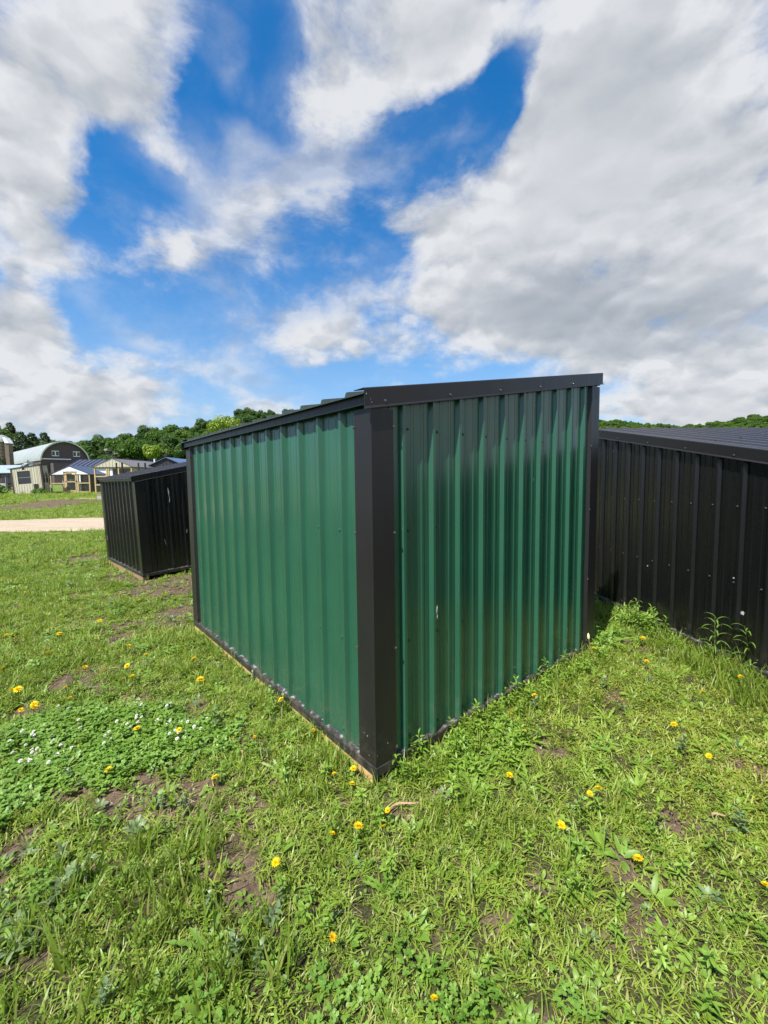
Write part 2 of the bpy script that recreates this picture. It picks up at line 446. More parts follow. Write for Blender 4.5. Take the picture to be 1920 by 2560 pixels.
def vnoise(x, y, s, seed):
    """cheap smooth value noise 0..1"""
    r = np.random.default_rng(seed); T = r.random((64, 64))
    x = np.asarray(x) * s + 17.3; y = np.asarray(y) * s + 5.1
    i = np.floor(x).astype(int); j = np.floor(y).astype(int); u = x - i; v = y - j
    u = u * u * (3 - 2 * u); v = v * v * (3 - 2 * v)
    g = lambda a, b: T[a % 64, b % 64]
    return (g(i, j) * (1 - u) + g(i + 1, j) * u) * (1 - v) + (g(i, j + 1) * (1 - u) + g(i + 1, j + 1) * u) * v
def fnoise(x, y, s, seed):
    return (vnoise(x, y, s, seed) * .5 + vnoise(x, y, s * 2.1, seed + 1) * .3 + vnoise(x, y, s * 4.3, seed + 2) * .2)
# bare soil: x, y, half width, half depth
SOIL = [[-1.24,1.98,0.34,0.19],
  [-1.63,2.06,0.15,0.12],
  [-0.54,1.5,0.11,0.08],
  [-0.63,1.62,0.1,0.1],
  [-1.64,1.67,0.07,0.18],
  [-2.52,3.35,0.2,0.22],
  [-2.25,3.14,0.16,0.12],
  [0.96,2.33,0.14,0.1],
  [0.03,1.92,0.08,0.08],
  [-2.49,4.89,0.29,0.51],
  [-2.76,4.25,0.13,0.2],
  [-3.21,6.35,0.76,0.8],
  [-4.29,7.03,0.63,0.5],
  [-3.95,6.78,0.47,0.33],
  [-6.45,8.91,0.63,0.54],
  [-4.86,7.43,0.22,0.49],
  [-21.85,27.56,2.82,3.56],
  [-4.44,5.84,0.18,0.21],
  [0.63,1.55,0.08,0.05],
  [-0.62,2.54,0.06,0.07],
  [1.95,2.13,0.11,0.16],
  [0.4,1.4,0.06,0.04],
  [0.26,1.97,0.1,0.05],
  [-0.24,1.99,0.08,0.05],
  [1.33,1.8,0.11,0.07],
  [-1.89,3.01,0.15,0.08],
  [-2.57,2.86,0.17,0.1],
  [-4.86,5.3,0.13,0.19],
  [-0.57,2.11,0.09,0.04],
  [0.42,1.12,0.06,0.02],
  [-0.26,1.47,0.05,0.03]]
CLOVER = [[-2.6,2.71],[-2.31,2.86],[-1.88,2.98],[-1.42,2.89],[-1.21,2.73],[-1.18,2.43],[-1.34,2.29],[-1.52,2.14],[-1.75,2.03],[-1.91,1.95],[-2.01,1.89],[-2.93,2.72]]
TALL = [[-1.44,1.71],[-1.09,1.83],[-0.59,1.64],[-0.42,1.4],[-0.28,1.27],[-0.29,1.06],[-1.18,1.04],[-1.56,1.41]]
def soil_mask(x, y):
    n = fnoise(x, y, 3.2, 3)
    m = np.zeros_like(n)
    for sx, sy, a, b in SOIL:
        q = np.sqrt(((x - sx) / a) ** 2 + ((y - sy) / b) ** 2)
        m = np.maximum(m, 1 - sstep(0.55, 1.35, q + (n - .5) * 1.2))
    n2 = fnoise(x, y, 1.7, 9)
    m = np.maximum(m, 0.7 * sstep(0.60, 0.72, n2) * sstep(.3, .5, n))
    return m
def in_poly(x, y, P):
    x = np.asarray(x); c = np.zeros(x.shape, bool); n = len(P)
    for i in range(n):
        x0, y0 = P[i]; x1, y1 = P[(i + 1) % n]
        h = ((y0 > y) != (y1 > y))
        c ^= h & (x < (x1 - x0) * (y - y0) / ((y1 - y0) or 1e-9) + x0)
    return c
def road_edges(x):
    near = np.where(x > -12, 14.4 + 0.22 * (x + 9.66), 13.9 + 0.05 * (x + 12)) + 0.25 * np.sin(x * .8)
    near = np.clip(near, 13.2, 15.6)
    far = 19.3 - 0.10 * (x + 12.8) * 0.4 + 0.3 * np.sin(x * .45 + 1)
    return near, far

def grade(a, b, s0, g):
    out = [a]; s = s0
    while out[-1] < b: out.append(out[-1] + s); s *= g
    return out
xs = np.array(sorted(set([-v for v in grade(6.0, 700, .09, 1.12)] + list(np.arange(-5.95, 4.5, .05)) + grade(4.5, 700, .09, 1.12))))
ys = np.array([-v for v in grade(0.5, 60, .2, 1.25)][::-1] + list(np.arange(-.45, 8.0, .05)) + grade(8.0, 900, .09, 1.05))
X, Y = np.meshgrid(xs, ys)
SM = soil_mask(X, Y) * (Y < 60)
near = (np.abs(X) < 8) & (Y < 10)
Z = tz(X, Y) - 0.012 * SM + np.where(near, 0.022 * (fnoise(X, Y, 9.0, 21) - .5) * (0.35 + SM), 0)
nx, ny = len(xs), len(ys)
idx = np.arange(nx * ny).reshape(ny, nx)
F = np.stack([idx[:-1, :-1], idx[:-1, 1:], idx[1:, 1:], idx[1:, :-1]], -1).reshape(-1, 4)
m, T = mat('turf_soil')
geo = T.n('ShaderNodeNewGeometry').outputs['Position']
so = T.n('ShaderNodeAttribute', attribute_name='soil').outputs['Fac']
nA = T.noise(geo, 30.0, 6, 0.65); nB = T.noise(geo, 4.0, 5, 0.6); nC = T.noise(geo, 0.35, 4, 0.6); nD = T.noise(geo, 120.0, 3, 0.6)
soilc = T.mix(T.mr(nA, 0.3, 0.72), (0.045, 0.031, 0.021), (0.175, 0.126, 0.090))
thatch = T.mix(T.mr(nD, 0.35, 0.7), (0.018, 0.022, 0.008), (0.085, 0.080, 0.032))
dist = T.n('ShaderNodeSeparateXYZ', {0: geo}).outputs[1]
farf = T.mr(dist, 9.0, 26.0)
green = T.mix(T.mr(nC, 0.32, 0.68), (0.075, 0.14, 0.020), (0.15, 0.21, 0.035))
green = T.mix(T.mr(nB, 0.52, 0.72, 0, .5), green, (0.05, 0.10, 0.02))
tc = T.mix(T.m('MULTIPLY', farf, 0.92), thatch, green)
base = T.mix(T.mr(T.m('ADD', so, T.m('MULTIPLY', T.m('SUBTRACT', nA, .5), .6)), 0.25, 0.55), tc, soilc)
hh = T.m('ADD', T.m('MULTIPLY', nA, 0.6), T.m('MULTIPLY', nD, 0.3))
bp = T.n('ShaderNodeBump', {'Height': hh, 'Strength': 0.8, 'Distance': 0.02}).outputs[0]
finish(T, T.n('ShaderNodeBsdfPrincipled', {'Base Color': base, 'Roughness': 0.95, 'Specular IOR Level': 0.15, 'Normal': bp}).outputs[0])
gme = np_mesh('ground', np.stack([X, Y, Z], -1).reshape(-1, 3), F, m)
at_ = gme.attributes.new('soil', 'FLOAT', 'POINT'); at_.data.foreach_set('value', SM.ravel().astype(np.float32))
gme.polygons.foreach_set('use_smooth', [True] * len(gme.polygons))
ground = bpy.data.objects.new('ground', gme); COL.objects.link(ground); tag(ground, kind='structure')

# gravel drive
rx = np.concatenate([np.arange(-60, -4, .35), np.arange(-4, 60, 1.2)]); rv = np.linspace(0, 1, 15)
RX, RV = np.meshgrid(rx, rv)
ne, fa = road_edges(RX)
ne = ne + 0.35 * (fnoise(RX, RX * 0, 1.4, 31) - .5); fa = fa + 0.45 * (fnoise(RX, RX * 0, 1.2, 35) - .5)
RY = ne + (fa - ne) * RV
RZ = tz(RX, RY) + 0.03 * np.sin(RV * math.pi) + 0.006
RZ[0] -= 0.03; RZ[-1] -= 0.03
ri = np.arange(RX.size).reshape(RX.shape)
RF = np.stack([ri[:-1, :-1], ri[:-1, 1:], ri[1:, 1:], ri[1:, :-1]], -1).reshape(-1, 4)
m, T = mat('gravel')
geo = T.n('ShaderNodeNewGeometry').outputs['Position']
a = T.noise(geo, 26.0, 4, 0.7); b = T.noise(T.n('ShaderNodeMapping', {'Vector': geo, 'Scale': (.25, 1.6, 1)}).outputs[0], 1.2, 4, 0.6); c = T.noise(geo, 90, 2, .6)
base = T.mix(T.mr(a, 0.3, 0.7), (0.25, 0.195, 0.14), (0.42, 0.345, 0.26))
base = T.mix(T.mr(b, 0.35, 0.7, 0, .6), base, (0.44, 0.37, 0.285))
bp = T.n('ShaderNodeBump', {'Height': T.m('ADD', a, c), 'Strength': 0.6, 'Distance': 0.02}).outputs[0]
finish(T, T.n('ShaderNodeBsdfPrincipled', {'Base Color': base, 'Roughness': 0.95, 'Specular IOR Level': 0.1, 'Normal': bp}).outputs[0])
rme = np_mesh('gravel_road', np.stack([RX, RY, RZ], -1).reshape(-1, 3), RF, m)
rme.polygons.foreach_set('use_smooth', [True] * len(rme.polygons))
road = bpy.data.objects.new('gravel_road', rme); COL.objects.link(road); tag(road, kind='structure')

# ------------------------------------------------------------------ hills
HL = [(-1.6,.13),(-1.2,.13),(-0.902, 0.135), (-0.873, 0.137), (-0.846, 0.123), (-0.818, 0.114), (-0.79, 0.111), (-0.763, 0.101), (-0.727, 0.108), (-0.682, 0.104), (-0.654, 0.109), (-0.619, 0.12), (-0.575, 0.125), (-0.538, 0.139), (-0.476, 0.138), (-0.423, 0.15), (-0.353, 0.155), (-0.333, 0.173), (-0.296, 0.175), (-0.222, 0.177), (-0.191, 0.172), (-.1,.165), (0.05, .155), (.2, .148), (.35, .142), (0.499, 0.137), (0.568, 0.137), (0.588, 0.131), (0.709, 0.12), (0.738, 0.126), (0.813, 0.131), (0.866, 0.143), (0.906, 0.14), (1.1, .15), (1.5, .14)]
HT = np.array([h[0] for h in HL]); HE = np.array([h[1] for h in HL])
def ridge(t):
    """depth and bare-ground height of the ridge along the bearing x/y = t"""
    dep = np.interp(t, [-1.2, -.8, -.5, -.2, .2, .45, .9], [175, 180, 230, 250, 320, 600, 620])
    return dep, np.interp(t, HT, HE) * dep + 1.575
def hill_z(t, y):
    dep, top = ridge(t)
    foot = dep * np.interp(t, [-.8, -.6], [.70, .55])
    top = top - np.interp(t, [.3, .45], [9.5, 7.0])
    u = np.clip((y - foot) / (dep - foot), 0, 1)
    z = tz(t * y, y) * (y < foot) + (3.2 + (top - 3.2) * (u ** 0.85)) * (y >= foot)
    back = np.clip((y - dep) / 120, 0, 1)
    return z - back * back * 14
tt = np.linspace(-1.6, 1.5, 130); uu = np.concatenate([np.linspace(0.5, 1.0, 28), [1.06, 1.14, 1.25, 1.4, 1.6]])
TT, UU = np.meshgrid(tt, uu)
HY = ridge(TT)[0] * UU
HZ = hill_z(TT, HY) + 2.0 * (fnoise(TT * 100, HY, .05, 77) - .5)
HZ[0] = 0.3
hi = np.arange(TT.size).reshape(TT.shape)
HF = np.stack([hi[:-1, :-1], hi[:-1, 1:], hi[1:, 1:], hi[1:, :-1]], -1).reshape(-1, 4)
UNDER = plain('forest_floor', (0.030, 0.058, 0.016), 0.95, 0.5, 0.25, 0.5, 0.1)
hme = np_mesh('hills', np.stack([TT * HY, HY, HZ], -1).reshape(-1, 3), HF, UNDER)
hme.polygons.foreach_set('use_smooth', [True] * len(hme.polygons))
hills = bpy.data.objects.new('hills', hme); COL.objects.link(hills); tag(hills, kind='structure')

# ------------------------------------------------------------------ ribbed lean-to sheds
RIB = 0.2286
def rib_profile(a, b, first, height=0.024):
    """offsets along a ribbed steel sheet: (position, outward offset)"""
    pts = []
    k = math.floor((a - first) / RIB) - 1
    while first + k * RIB < b + RIB:
        c = first + k * RIB
        pts += [(c - .023, 0), (c - .0095, height), (c + .0095, height), (c + .023, 0)]
        for q in (.0762, .1524):
            pts += [(c + q - .014, 0), (c + q - .007, .0032), (c + q + .007, .0032), (c + q + .014, 0)]
        k += 1
    pts.sort()
    S = [p[0] for p in pts]; Dd = [p[1] for p in pts]
    f = lambda s: float(np.interp(s, S, Dd))
    out = [(a, f(a))] + [p for p in pts if a + 1e-4 < p[0] < b - 1e-4] + [(b, f(b))]
    return out
def sheet(name, prof, back, pos, z0, z1, mt, parent, label=None):
    """closed solid from a profile; pos(s, d, t) -> 3-D point, t 0 bottom / 1 top"""
    mb = MB()
    n = len(prof)
    vs = []
    for t in (0, 1):
        for s, d in prof: vs.append(pos(s, d, t))
    for t in (0, 1):
        for s, d in prof: vs.append(pos(s, back, t))
    fs = []
    for i in range(n - 1):
        fs.append((i, i + 1, n + i + 1, n + i))
        fs.append((2 * n + i + 1, 2 * n + i, 3 * n + i, 3 * n + i + 1))
        fs.append((i + 1, i, 2 * n + i, 2 * n + i + 1))
        fs.append((n + i, n + i + 1, 3 * n + i + 1, 3 * n + i))
    fs += [(0, n, 3 * n, 2 * n), (n - 1, 3 * n - 1, 4 * n - 1, 2 * n - 1)]
    mb.add(vs, fs)
    return mb.build(name, mt, parent, label=label)
def screw_mesh(mt, nm):
    mb = MB()
    k = 8
    ring = lambda r, z: [(r * math.cos(2 * math.pi * i / k), r * math.sin(2 * math.pi * i / k), z) for i in range(k)]
    vs = ring(.0085, 0) + ring(.0085, .0022) + ring(.0052, .0026) + ring(.0050, .0075) + [(0, 0, .0085)]
    fs = []
    for j in range(3):
        for i in range(k): fs.append((j * k + i, j * k + (i + 1) % k, (j + 1) * k + (i + 1) % k, (j + 1) * k + i))
    for i in range(k): fs.append((3 * k + i, 3 * k + (i + 1) % k, 4 * k))
    mb.add(vs, fs)
    return mb.mesh(nm, mt)
SCR = {'g': screw_mesh(SCREW_G, 'green_screw'), 'k': screw_mesh(SCREW_K, 'black_screw')}
def screw(parent, p, n, kind):
    o = bpy.data.objects.new('screw', SCR[kind]); COL.objects.link(o); o.parent = parent
    o.location = p
    q = Vector(n).to_track_quat('Z', 'Y').to_euler()
    o.rotation_euler = q
    return o
def lean_to(name, label, cat, loc, rotz, L, Dp, z0, Hl, slope, wallm, trimm, basem, roofm, rakem, screwk, group, rib_y=.252, rib_x=.196, tilt=0.0, screws=True, sill=PINE, skirt=True):
    """local x: depth, rising; local y: along the low wall. Low wall faces -x, sloped side walls face -y and +y"""
    e = thing(name, label, cat, loc, rotz, group)
    if tilt: e.rotation_euler = (0, -tilt, rotz)
    top = lambda x: z0 + Hl + slope * x
    ribz = .025
    # walls, sheet by sheet (36 inch cover)
    def splits(a, b, first):
        c = [a]; k = first + RIB * 3.5
        while k < b - .15: c.append(k); k += RIB * 4
        return list(zip(c, c[1:] + [b]))
    zb = z0 - .004
    for a, b in splits(.04, L - .04, rib_y):      # low wall
        sheet('wall_panel', rib_profile(a, b, rib_y), -.012, lambda s, d, t: (-d, s, zb if t == 0 else top(0) + .03), 0, 0, wallm, e)
    for a, b in splits(.04, L - .04, rib_y):      # high wall
        sheet('wall_panel', rib_profile(a, b, rib_y), -.012, lambda s, d, t: (Dp + d, s, zb if t == 0 else top(Dp) + .02), 0, 0, wallm, e)
    for sgn, y0 in ((-1, 0.0), (1, L)):           # sloped side walls
        for a, b in splits(.04, Dp - .04, rib_x):
            sheet('wall_panel', rib_profile(a, b, rib_x), -.012, lambda s, d, t: (s, y0 + sgn * d, zb if t == 0 else top(s) + .03), 0, 0, wallm, e)
    # corner trims: an L over the ribs with a return lip
    w, th, lip = .115, .004, .012
    for cx, sx in ((0, 1), (Dp, -1)):
        for cy, sy in ((0, 1), (L, -1)):
            mb = MB()
            o = ribz + .003
            P = [(-o, -o), (w, -o), (w + lip, -.004), (w + lip + .002, -.004 + th), (w, -o + th), (-o + th, -o + th), (-o + th, w), (-.004 + th, w + lip + .002), (-.004, w + lip), (-o, w)]
            zt = top(cx) - (.012 if sx > 0 else .03)
            f = lambda z: (lambda px, py: (cx + sx * px, cy + sy * py, z))
            mb.prism(P, f(z0 + .006), f(zt), caps=False)
            mb.build('corner_trim', trimm, e)
    # base trim with a sloping ledge, mitred round the corners
    q = [(-.002, z0 + .012), (.026, z0 + .004), (.030, z0 - .003), (.030, z0 - .046), (.020, z0 - .050), (-.002, z0 - .050)]
    def trim_run(f0, f1):
        mb = MB(); mb.prism(q, f0, f1, caps=False); return mb.build('base_trim', basem, e)
    trim_run(lambda d, z: (-d, -d, z), lambda d, z: (-d, L + d, z))
    trim_run(lambda d, z: (-d, -d, z), lambda d, z: (Dp + d, -d, z))
    trim_run(lambda d, z: (Dp + d, -d, z), lambda d, z: (Dp + d, L + d, z))
    trim_run(lambda d, z: (-d, L + d, z), lambda d, z: (Dp + d, L + d, z))
    # timber skids and sill
    zs = z0 - .052
    MB().box(.006 - .03, .064, .010, L + .012, -.06, zs).build('sill_beam', sill, e)
    if skirt:
        MB().box(.065, Dp - .071, -.012, .03, -.06, zs).build('sill_beam', SHADEWOOD, e)
        MB().box(.065, Dp - .071, L - .03, L + .012, -.06, zs).build('sill_beam', SHADEWOOD, e)
        MB().box(-.018, .063, -.012, .009, -.06, zs).build('sill_beam', SHADEWOOD, e)
    MB().box(Dp - .07, Dp - .006, .0, L, -.06, zs).build('sill_beam', sill, e)
    # roof sheets
    y0, y1 = -.03, L + .03
    rz = .062
    xa, xb = -.078, Dp + .085
    for a, b in splits(y0, y1, .10):
        sheet('roof_panel', rib_profile(a, b, .10), -.003, lambda s, d, t: ((xa if t == 0 else xb), s, top(xa if t == 0 else xb) + rz + d), 0, 0, roofm, e)
    # eave boards under the roof edge
    mb = MB(); mb.box(-.052, -.030, -.02, L + .02, top(0) + .000, top(-.05) + rz - .006); mb.build('eave_trim', trimm, e)
    mb = MB(); mb.box(Dp + .030, Dp + .052, -.02, L + .02, top(Dp) - .01, top(Dp + .04) + rz - .006); mb.build('eave_trim', trimm, e)
    # rake trims: tall face, folded over the roof, kicked out at the bottom
    for sgn, yy in ((-1, 0.0), (1, L)):
        o = .028
        P = [(o, -.012), (o + .015, -.014), (o + .015, -.0115), (o + .003, -.001), (o + .003, rz + .021), (o - .002, rz + .026), (-.055, rz + .026), (-.055, rz + .0225), (o - .001, rz + .0225), (o - .001, -.008)]
        def fr(x): return lambda d, h: (x, yy + sgn * d, top(x) + h)
        mb = MB(); mb.prism(P, fr(xa + .008), fr(xb - .006), caps=True)
        mb.build('rake_trim', rakem, e)
    # solid dark box filling the inside, so that nothing shows through the seams
    MB().prism([(.02, z0), (Dp - .02, z0), (Dp - .02, top(Dp) + .03), (.02, top(0) + .03)], lambda x, z: (x, .02, z), lambda x, z: (x, L - .02, z)).build('inner_box', DARKIN, e)
    if screws:
        rows = [.145, .692, 1.305]
        side = 'k'
        k = 0
        while rib_y + k * RIB < L - .1:
            y = rib_y + k * RIB + .047
            for z in rows:
                if z < Hl and y < L - .06: screw(e, (0 - .001, y, z - .086 + z0), (-1, 0, 0), screwk)
            k += 1
        k = 0
        while rib_x + k * RIB < Dp - .1:
            x = rib_x + k * RIB + .047
            for z in rows + [1.848]:
                if x < Dp - .06:
                    screw(e, (x, -.001, z - .086 + z0), (0, -1, 0), screwk)
                    screw(e, (x, L + .001, z - .086 + z0), (0, 1, 0), screwk)
            k += 1
        for z in rows + [1.848]:
            for s, yy in ((-1, 0), (1, L)):
                for x in (.117, Dp - .117): screw(e, (x, yy + s * .027, z - .086 + z0), (0, s, 0), 'k')
            for y in (.117, L - .117):
                if z < Hl: screw(e, (-.027, y, z - .086 + z0), (-1, 0, 0), 'k')
        for s, yy in ((-1, 0), (1, L)):
            x = .06
            while x < Dp:
                screw(e, (x, yy + s * .031, top(x) + .016), (0, s, 0), 'k'); x += .49
    return e, top
YAW = math.atan2(.645628, .763652)
green, gtop = lean_to('green_shed', 'dark green ribbed metal shed with black corner trim and lean-to roof', 'shed', (-.0535, 2.1064, 0), YAW, 3.085, 2.492, .086, 1.859, .179, GREEN, TRIM, BASET, ROOFG, TRIM, 'g', 'metal lean-to sheds on the grass')
def flake(parent, name, P, o, u, v, mt, t=.0012):
    """a small chip standing proud of a surface"""
    o = Vector(o); u = Vector(u); v = Vector(v); n = u.cross(v).normalized()
    MB().prism(P, lambda a, b: o + u * a + v * b, lambda a, b: o + u * a + v * b + n * t).build(name, mt, parent)
def streak(parent, o, u, v, L, w, seed, ang=0.0):
    r = random.Random(seed); P = []
    n = 7
    for s in (1, -1):
        for i in range(n + 1):
            q = i / n if s == 1 else 1 - i / n
            ww = w * math.sin(math.pi * min(.97, max(.03, q))) * r.uniform(.35, 1.0)
            P.append((s * ww + math.tan(ang) * L * q + r.uniform(-.1, .1) * w, L * q))
    flake(parent, 'scratch', P, o, u, v, SCRATCH)
streak(green, (.437, -.0255, .805), (1, 0, 0), (0, 0, 1), .05, .006, 3, .1)
streak(green, (.442, -.0255, .775), (1, 0, 0), (0, 0, 1), .028, .004, 4)
streak(green, (1.56, -.0015, 1.66), (1, 0, 0), (0, 0, 1), .035, .005, 5)
streak(green, (1.50, -.0015, 1.55), (1, 0, 0), (0, 0, 1), .035, .004, 6)

rr_ = random.Random(12)
for i in (0, 1, 6, 7, 8, 11, 12, 13):                      # nicks in the paint of the near corner and the end of the rake trim
    s_ = rr_.uniform(.25, .7)
    P = [(-.004 * s_, -.003 * s_), (.003 * s_, -.005 * s_), (.005 * s_, .003 * s_), (-.002 * s_, .006 * s_)]
    if i < 6: o_, u_ = (rr_.uniform(-.02, .09), -.0285, rr_.uniform(.10, .24)), (1, 0, 0)
    elif i < 11: o_, u_ = (-.0285, rr_.uniform(-.02, .09), rr_.uniform(.10, .30)), (0, -1, 0)
    else: o_, u_ = (rr_.uniform(-.06, -.02), -.0312, rr_.uniform(1.955, 2.0)), (1, 0, 0)
    flake(green, 'scratch', P, o_, u_, (0, 0, 1), SCRATCH, .0008)

LY = math.atan2(.707, .707)
lblack, ltop = lean_to('black_shed', 'small black ribbed metal shed on wooden skids beside bare soil', 'shed', (-3.885, 6.696, 0), LY, 2.30, 2.44, .120, 1.50, .180, BLACKW, BLACK, BASEL, ROOFB, BLACKW, 'k', 'metal lean-to sheds on the grass', rib_y=.09, rib_x=.23, tilt=R(1.9), screws=False, skirt=False, sill=OLDPINE)
streak(lblack, (.465, -.0255, 1.33), (1, 0, 0), (0, 0, 1), .17, .012, 8, -.06)
streak(lblack, (.465, -.0255, 1.24), (1, 0, 0), (0, 0, 1), .10, .009, 9, .05)
streak(lblack, (.37, -.0015, .52), (1, 0, 0), (0, 0, 1), .13, .004, 10, -.2)
streak(lblack, (.70, -.0255, .70), (1, 0, 0), (0, 0, 1), .07, .006, 13, .1)
flake(lblack, 'scratch', [(-.014, -.05), (.014, -.04), (.016, .03), (-.006, .06), (-.018, .02)], (-.0255, 2.19, .52), (0, -1, 0), (0, 0, 1), SCRATCH)

# the long black shed on the right: its sloped side faces the gap
wd = Vector((-.079, .9969, 0)); wn = Vector((.9969, .079, 0))
hi_end = Vector((2.65, 5.327, 0)) + wd * .22
DR = 3.25; LR = 3.66
low_end = hi_end - wd * DR
org = low_end + wn * LR
rb_hi = 1.575 + (2.129 - 1.575) * .955
rb_lo = 1.575 + (1.670 - 1.575) * .955
sl = (rb_hi - rb_lo) / 2.31
Hlow = rb_lo - sl * (DR - .22 - 2.31) - .119
rblack, rtop = lean_to('black_shed', 'long black ribbed metal shed behind tall weeds, its roof sloping towards the viewer', 'shed', (org.x, org.y, 0), math.atan2(wd.y, wd.x), LR, DR, .119, Hlow, sl, BLACKW, BLACK, BASEL, ROOFB, TRIM, 'k', 'metal lean-to sheds on the grass', rib_x=DR - .22 - .245 * .94 - RIB * 11)
for x, z, s in ((.93, .50, 1.35), (1.02, .76, .6), (2.0, .66, .6)):
    flake(rblack, 'scratch', [(-.009 * s, -.008 * s), (.008 * s, -.010 * s), (.012 * s, .004 * s), (.002 * s, .012 * s), (-.010 * s, .006 * s)], (x, LR + .0015, z), (-1, 0, 0), (0, 0, 1), SCRATCH)

# ------------------------------------------------------------------ farm buildings far left
CREAM = plain('cream_steel_siding', (0.43, 0.41, 0.32), 0.5, 0.06)
TANS = plain('tan_steel_siding', (0.37, 0.35, 0.28), 0.5, 0.06)
WHITE = plain('white_steel_siding', (0.74, 0.77, 0.80), 0.45, 0.05)
BROWN = plain('brown_trim_paint', (0.055, 0.038, 0.032), 0.5, 0.15)
NAVY = plain('navy_steel_roof', (0.045, 0.055, 0.095), 0.35, 0.1, spec=0.5)
SLATE = plain('grey_brown_steel_roof', (0.13, 0.115, 0.11), 0.4, 0.1, spec=0.5)
BLUER = plain('blue_steel_roof', (0.06, 0.10, 0.19), 0.32, 0.1, spec=0.6)
PURPLE = plain('dark_plum_barn_board', (0.085, 0.066, 0.075), 0.7, 0.15, 3.0)
DKSIDE = plain('charcoal_siding', (0.030, 0.028, 0.034), 0.5, 0.15)
LUMB = plain('yellow_lumber', (0.42, 0.31, 0.165), 0.7, 0.2, 6.0)
GALV = plain('galvanised_steel', (0.34, 0.36, 0.36), 0.38, 0.12, 2.0, metal=0.4)
BARNR = plain('pale_green_barn_roof', (0.37, 0.385, 0.355), 0.36, 0.10, 0.5, metal=0.25)
GLASS = plain('dark_window_glass', (0.02, 0.022, 0.028), 0.12, 0.1, spec=0.7)
WHITEP = plain('white_paint', (0.76, 0.77, 0.79), 0.5, 0.04)
WIRE = plain('galvanised_wire', (0.22, 0.22, 0.21), 0.5, 0.1)
CONC = plain('grey_concrete_stave', (0.12, 0.10, 0.08), 0.9, 0.2, 2.0, 0.3)
STEELK = plain('black_steel_post', (0.02, 0.018, 0.02), 0.5, 0.1)
COOPG = 'chicken coops and sheds across the gravel drive'

def battens(parent, xs, y, z0f, z1f, mt, w=.035, d=.02):
    me = None
    for x in xs:
        o = MB().box(-w / 2, w / 2, -d, 0, 0, 1).build('batten', mt, parent) if me is None else None
        if o is None:
            o = bpy.data.objects.new('batten', me); COL.objects.link(o); o.parent = parent
        else: me = o.data
        o.location = (x, y - .001, z0f(x)); o.scale = (1, 1, z1f(x) - z0f(x))
def roof_slab(parent, name, P0, P1, y0, y1, mt, t=.05):
    """sloping slab in the local x-z plane from P0 to P1, running y0..y1"""
    (x0, z0), (x1, z1) = P0, P1
    n = Vector((-(z1 - z0), 0, x1 - x0)).normalized() * t
    if n.z < 0: n = -n
    q = [(x0, z0), (x1, z1), (x1 + n.x, z1 + n.z), (x0 + n.x, z0 + n.z)]
    return MB().prism(q, lambda x, z: (x, y0, z), lambda x, z: (x, y1, z)).build(name, mt, parent)
def roof_seams(parent, P0, P1, y0, y1, step, mt, name='seam'):
    (x0, z0), (x1, z1) = P0, P1
    y = y0 + step * .5; me = None
    L = math.hypot(x1 - x0, z1 - z0); ang = math.atan2(z1 - z0, x1 - x0)
    while y < y1:
        if me is None:
            o = MB().box(0, L, -.02, .02, .0, .035).build(name, mt, parent); me = o.data
        else:
            o = bpy.data.objects.new(name, me); COL.objects.link(o); o.parent = parent
        o.location = (x0, y, z0); o.rotation_euler = (0, -ang, 0)
        y += step
def wire_panel(parent, x0, x1, y, z0, z1, step=.11, th=.006, mt=WIRE):
    mb = MB(); x = x0
    while x < x1 + 1e-6: mb.box(x - th / 2, x + th / 2, y - th / 2, y + th / 2, z0, z1); x += step
    z = z0
    while z < z1: mb.box(x0, x1, y - th * 1.6, y - th * .6, z - th / 2, z + th / 2); z += step
    o = mb.build('wire_mesh', mt, parent); o['kind'] = 'stuff'; return o

# tan coop with the big dark window (lean-to roof rising to the right)
gz = lambda x, y: float(tz(x, y))
e = thing('chicken_coop', 'tan coop with one big dark window and a small pop door at the left edge', 'chicken coop', (-31.6, 36.0, gz(-30.4, 36.0) - .05), 0, COOPG)
e.rotation_euler = (0, R(-3.8), 0)      # it leans on the rough ground
Wd, zl, zr = 2.42, 2.25, 2.40
rise = lambda x: zl + (zr - zl) * x / Wd
def wallbox(parent, P, y0, y1, mt, name='wall'):
    return MB().prism(P, lambda x, z: (x, y0, z), lambda x, z: (x, y1, z)).build(name, mt, parent)
# front wall pieces round the openings
wx0, wx1, wz0, wz1 = .42, 1.53, .88, 1.98
px0, px1, pz0, pz1 = 1.70, 2.13, .30, .80
wallbox(e, [(0, 0), (wx0, 0), (wx0, rise(wx0)), (0, zl)], 0, .06, CREAM)
wallbox(e, [(wx0, 0), (px0, 0), (px0, wz0), (wx0, wz0)], 0, .06, CREAM)
wallbox(e, [(wx0, wz1), (wx1, wz1), (wx1, rise(wx1)), (wx0, rise(wx0))], 0, .06, CREAM)
wallbox(e, [(wx1, wz0), (px1, wz0), (px1, rise(px1)), (wx1, rise(wx1))], 0, .06, CREAM)
wallbox(e, [(px0, 0), (px1, 0), (px1, pz0), (px0, pz0)], 0, .06, CREAM)
wallbox(e, [(px0, pz1), (px1, pz1), (px1, wz0), (px0, wz0)], 0, .06, CREAM)
wallbox(e, [(px1, 0), (Wd, 0), (Wd, zr), (px1, rise(px1))], 0, .06, CREAM)
wallbox(e, [(Wd - .06, 0), (Wd, 0), (Wd, zr), (Wd - .06, rise(Wd - .06))], .062, .80, TANS, 'side_wall')
wallbox(e, [(0, 0), (.06, 0), (.06, rise(.06)), (0, zl)], .062, .80, BROWN, 'side_wall')
wallbox(e, [(.061, 0), (Wd - .061, 0), (Wd - .061, rise(Wd - .06)), (.061, rise(.06))], .66, .70, DARKIN, 'back_wall')
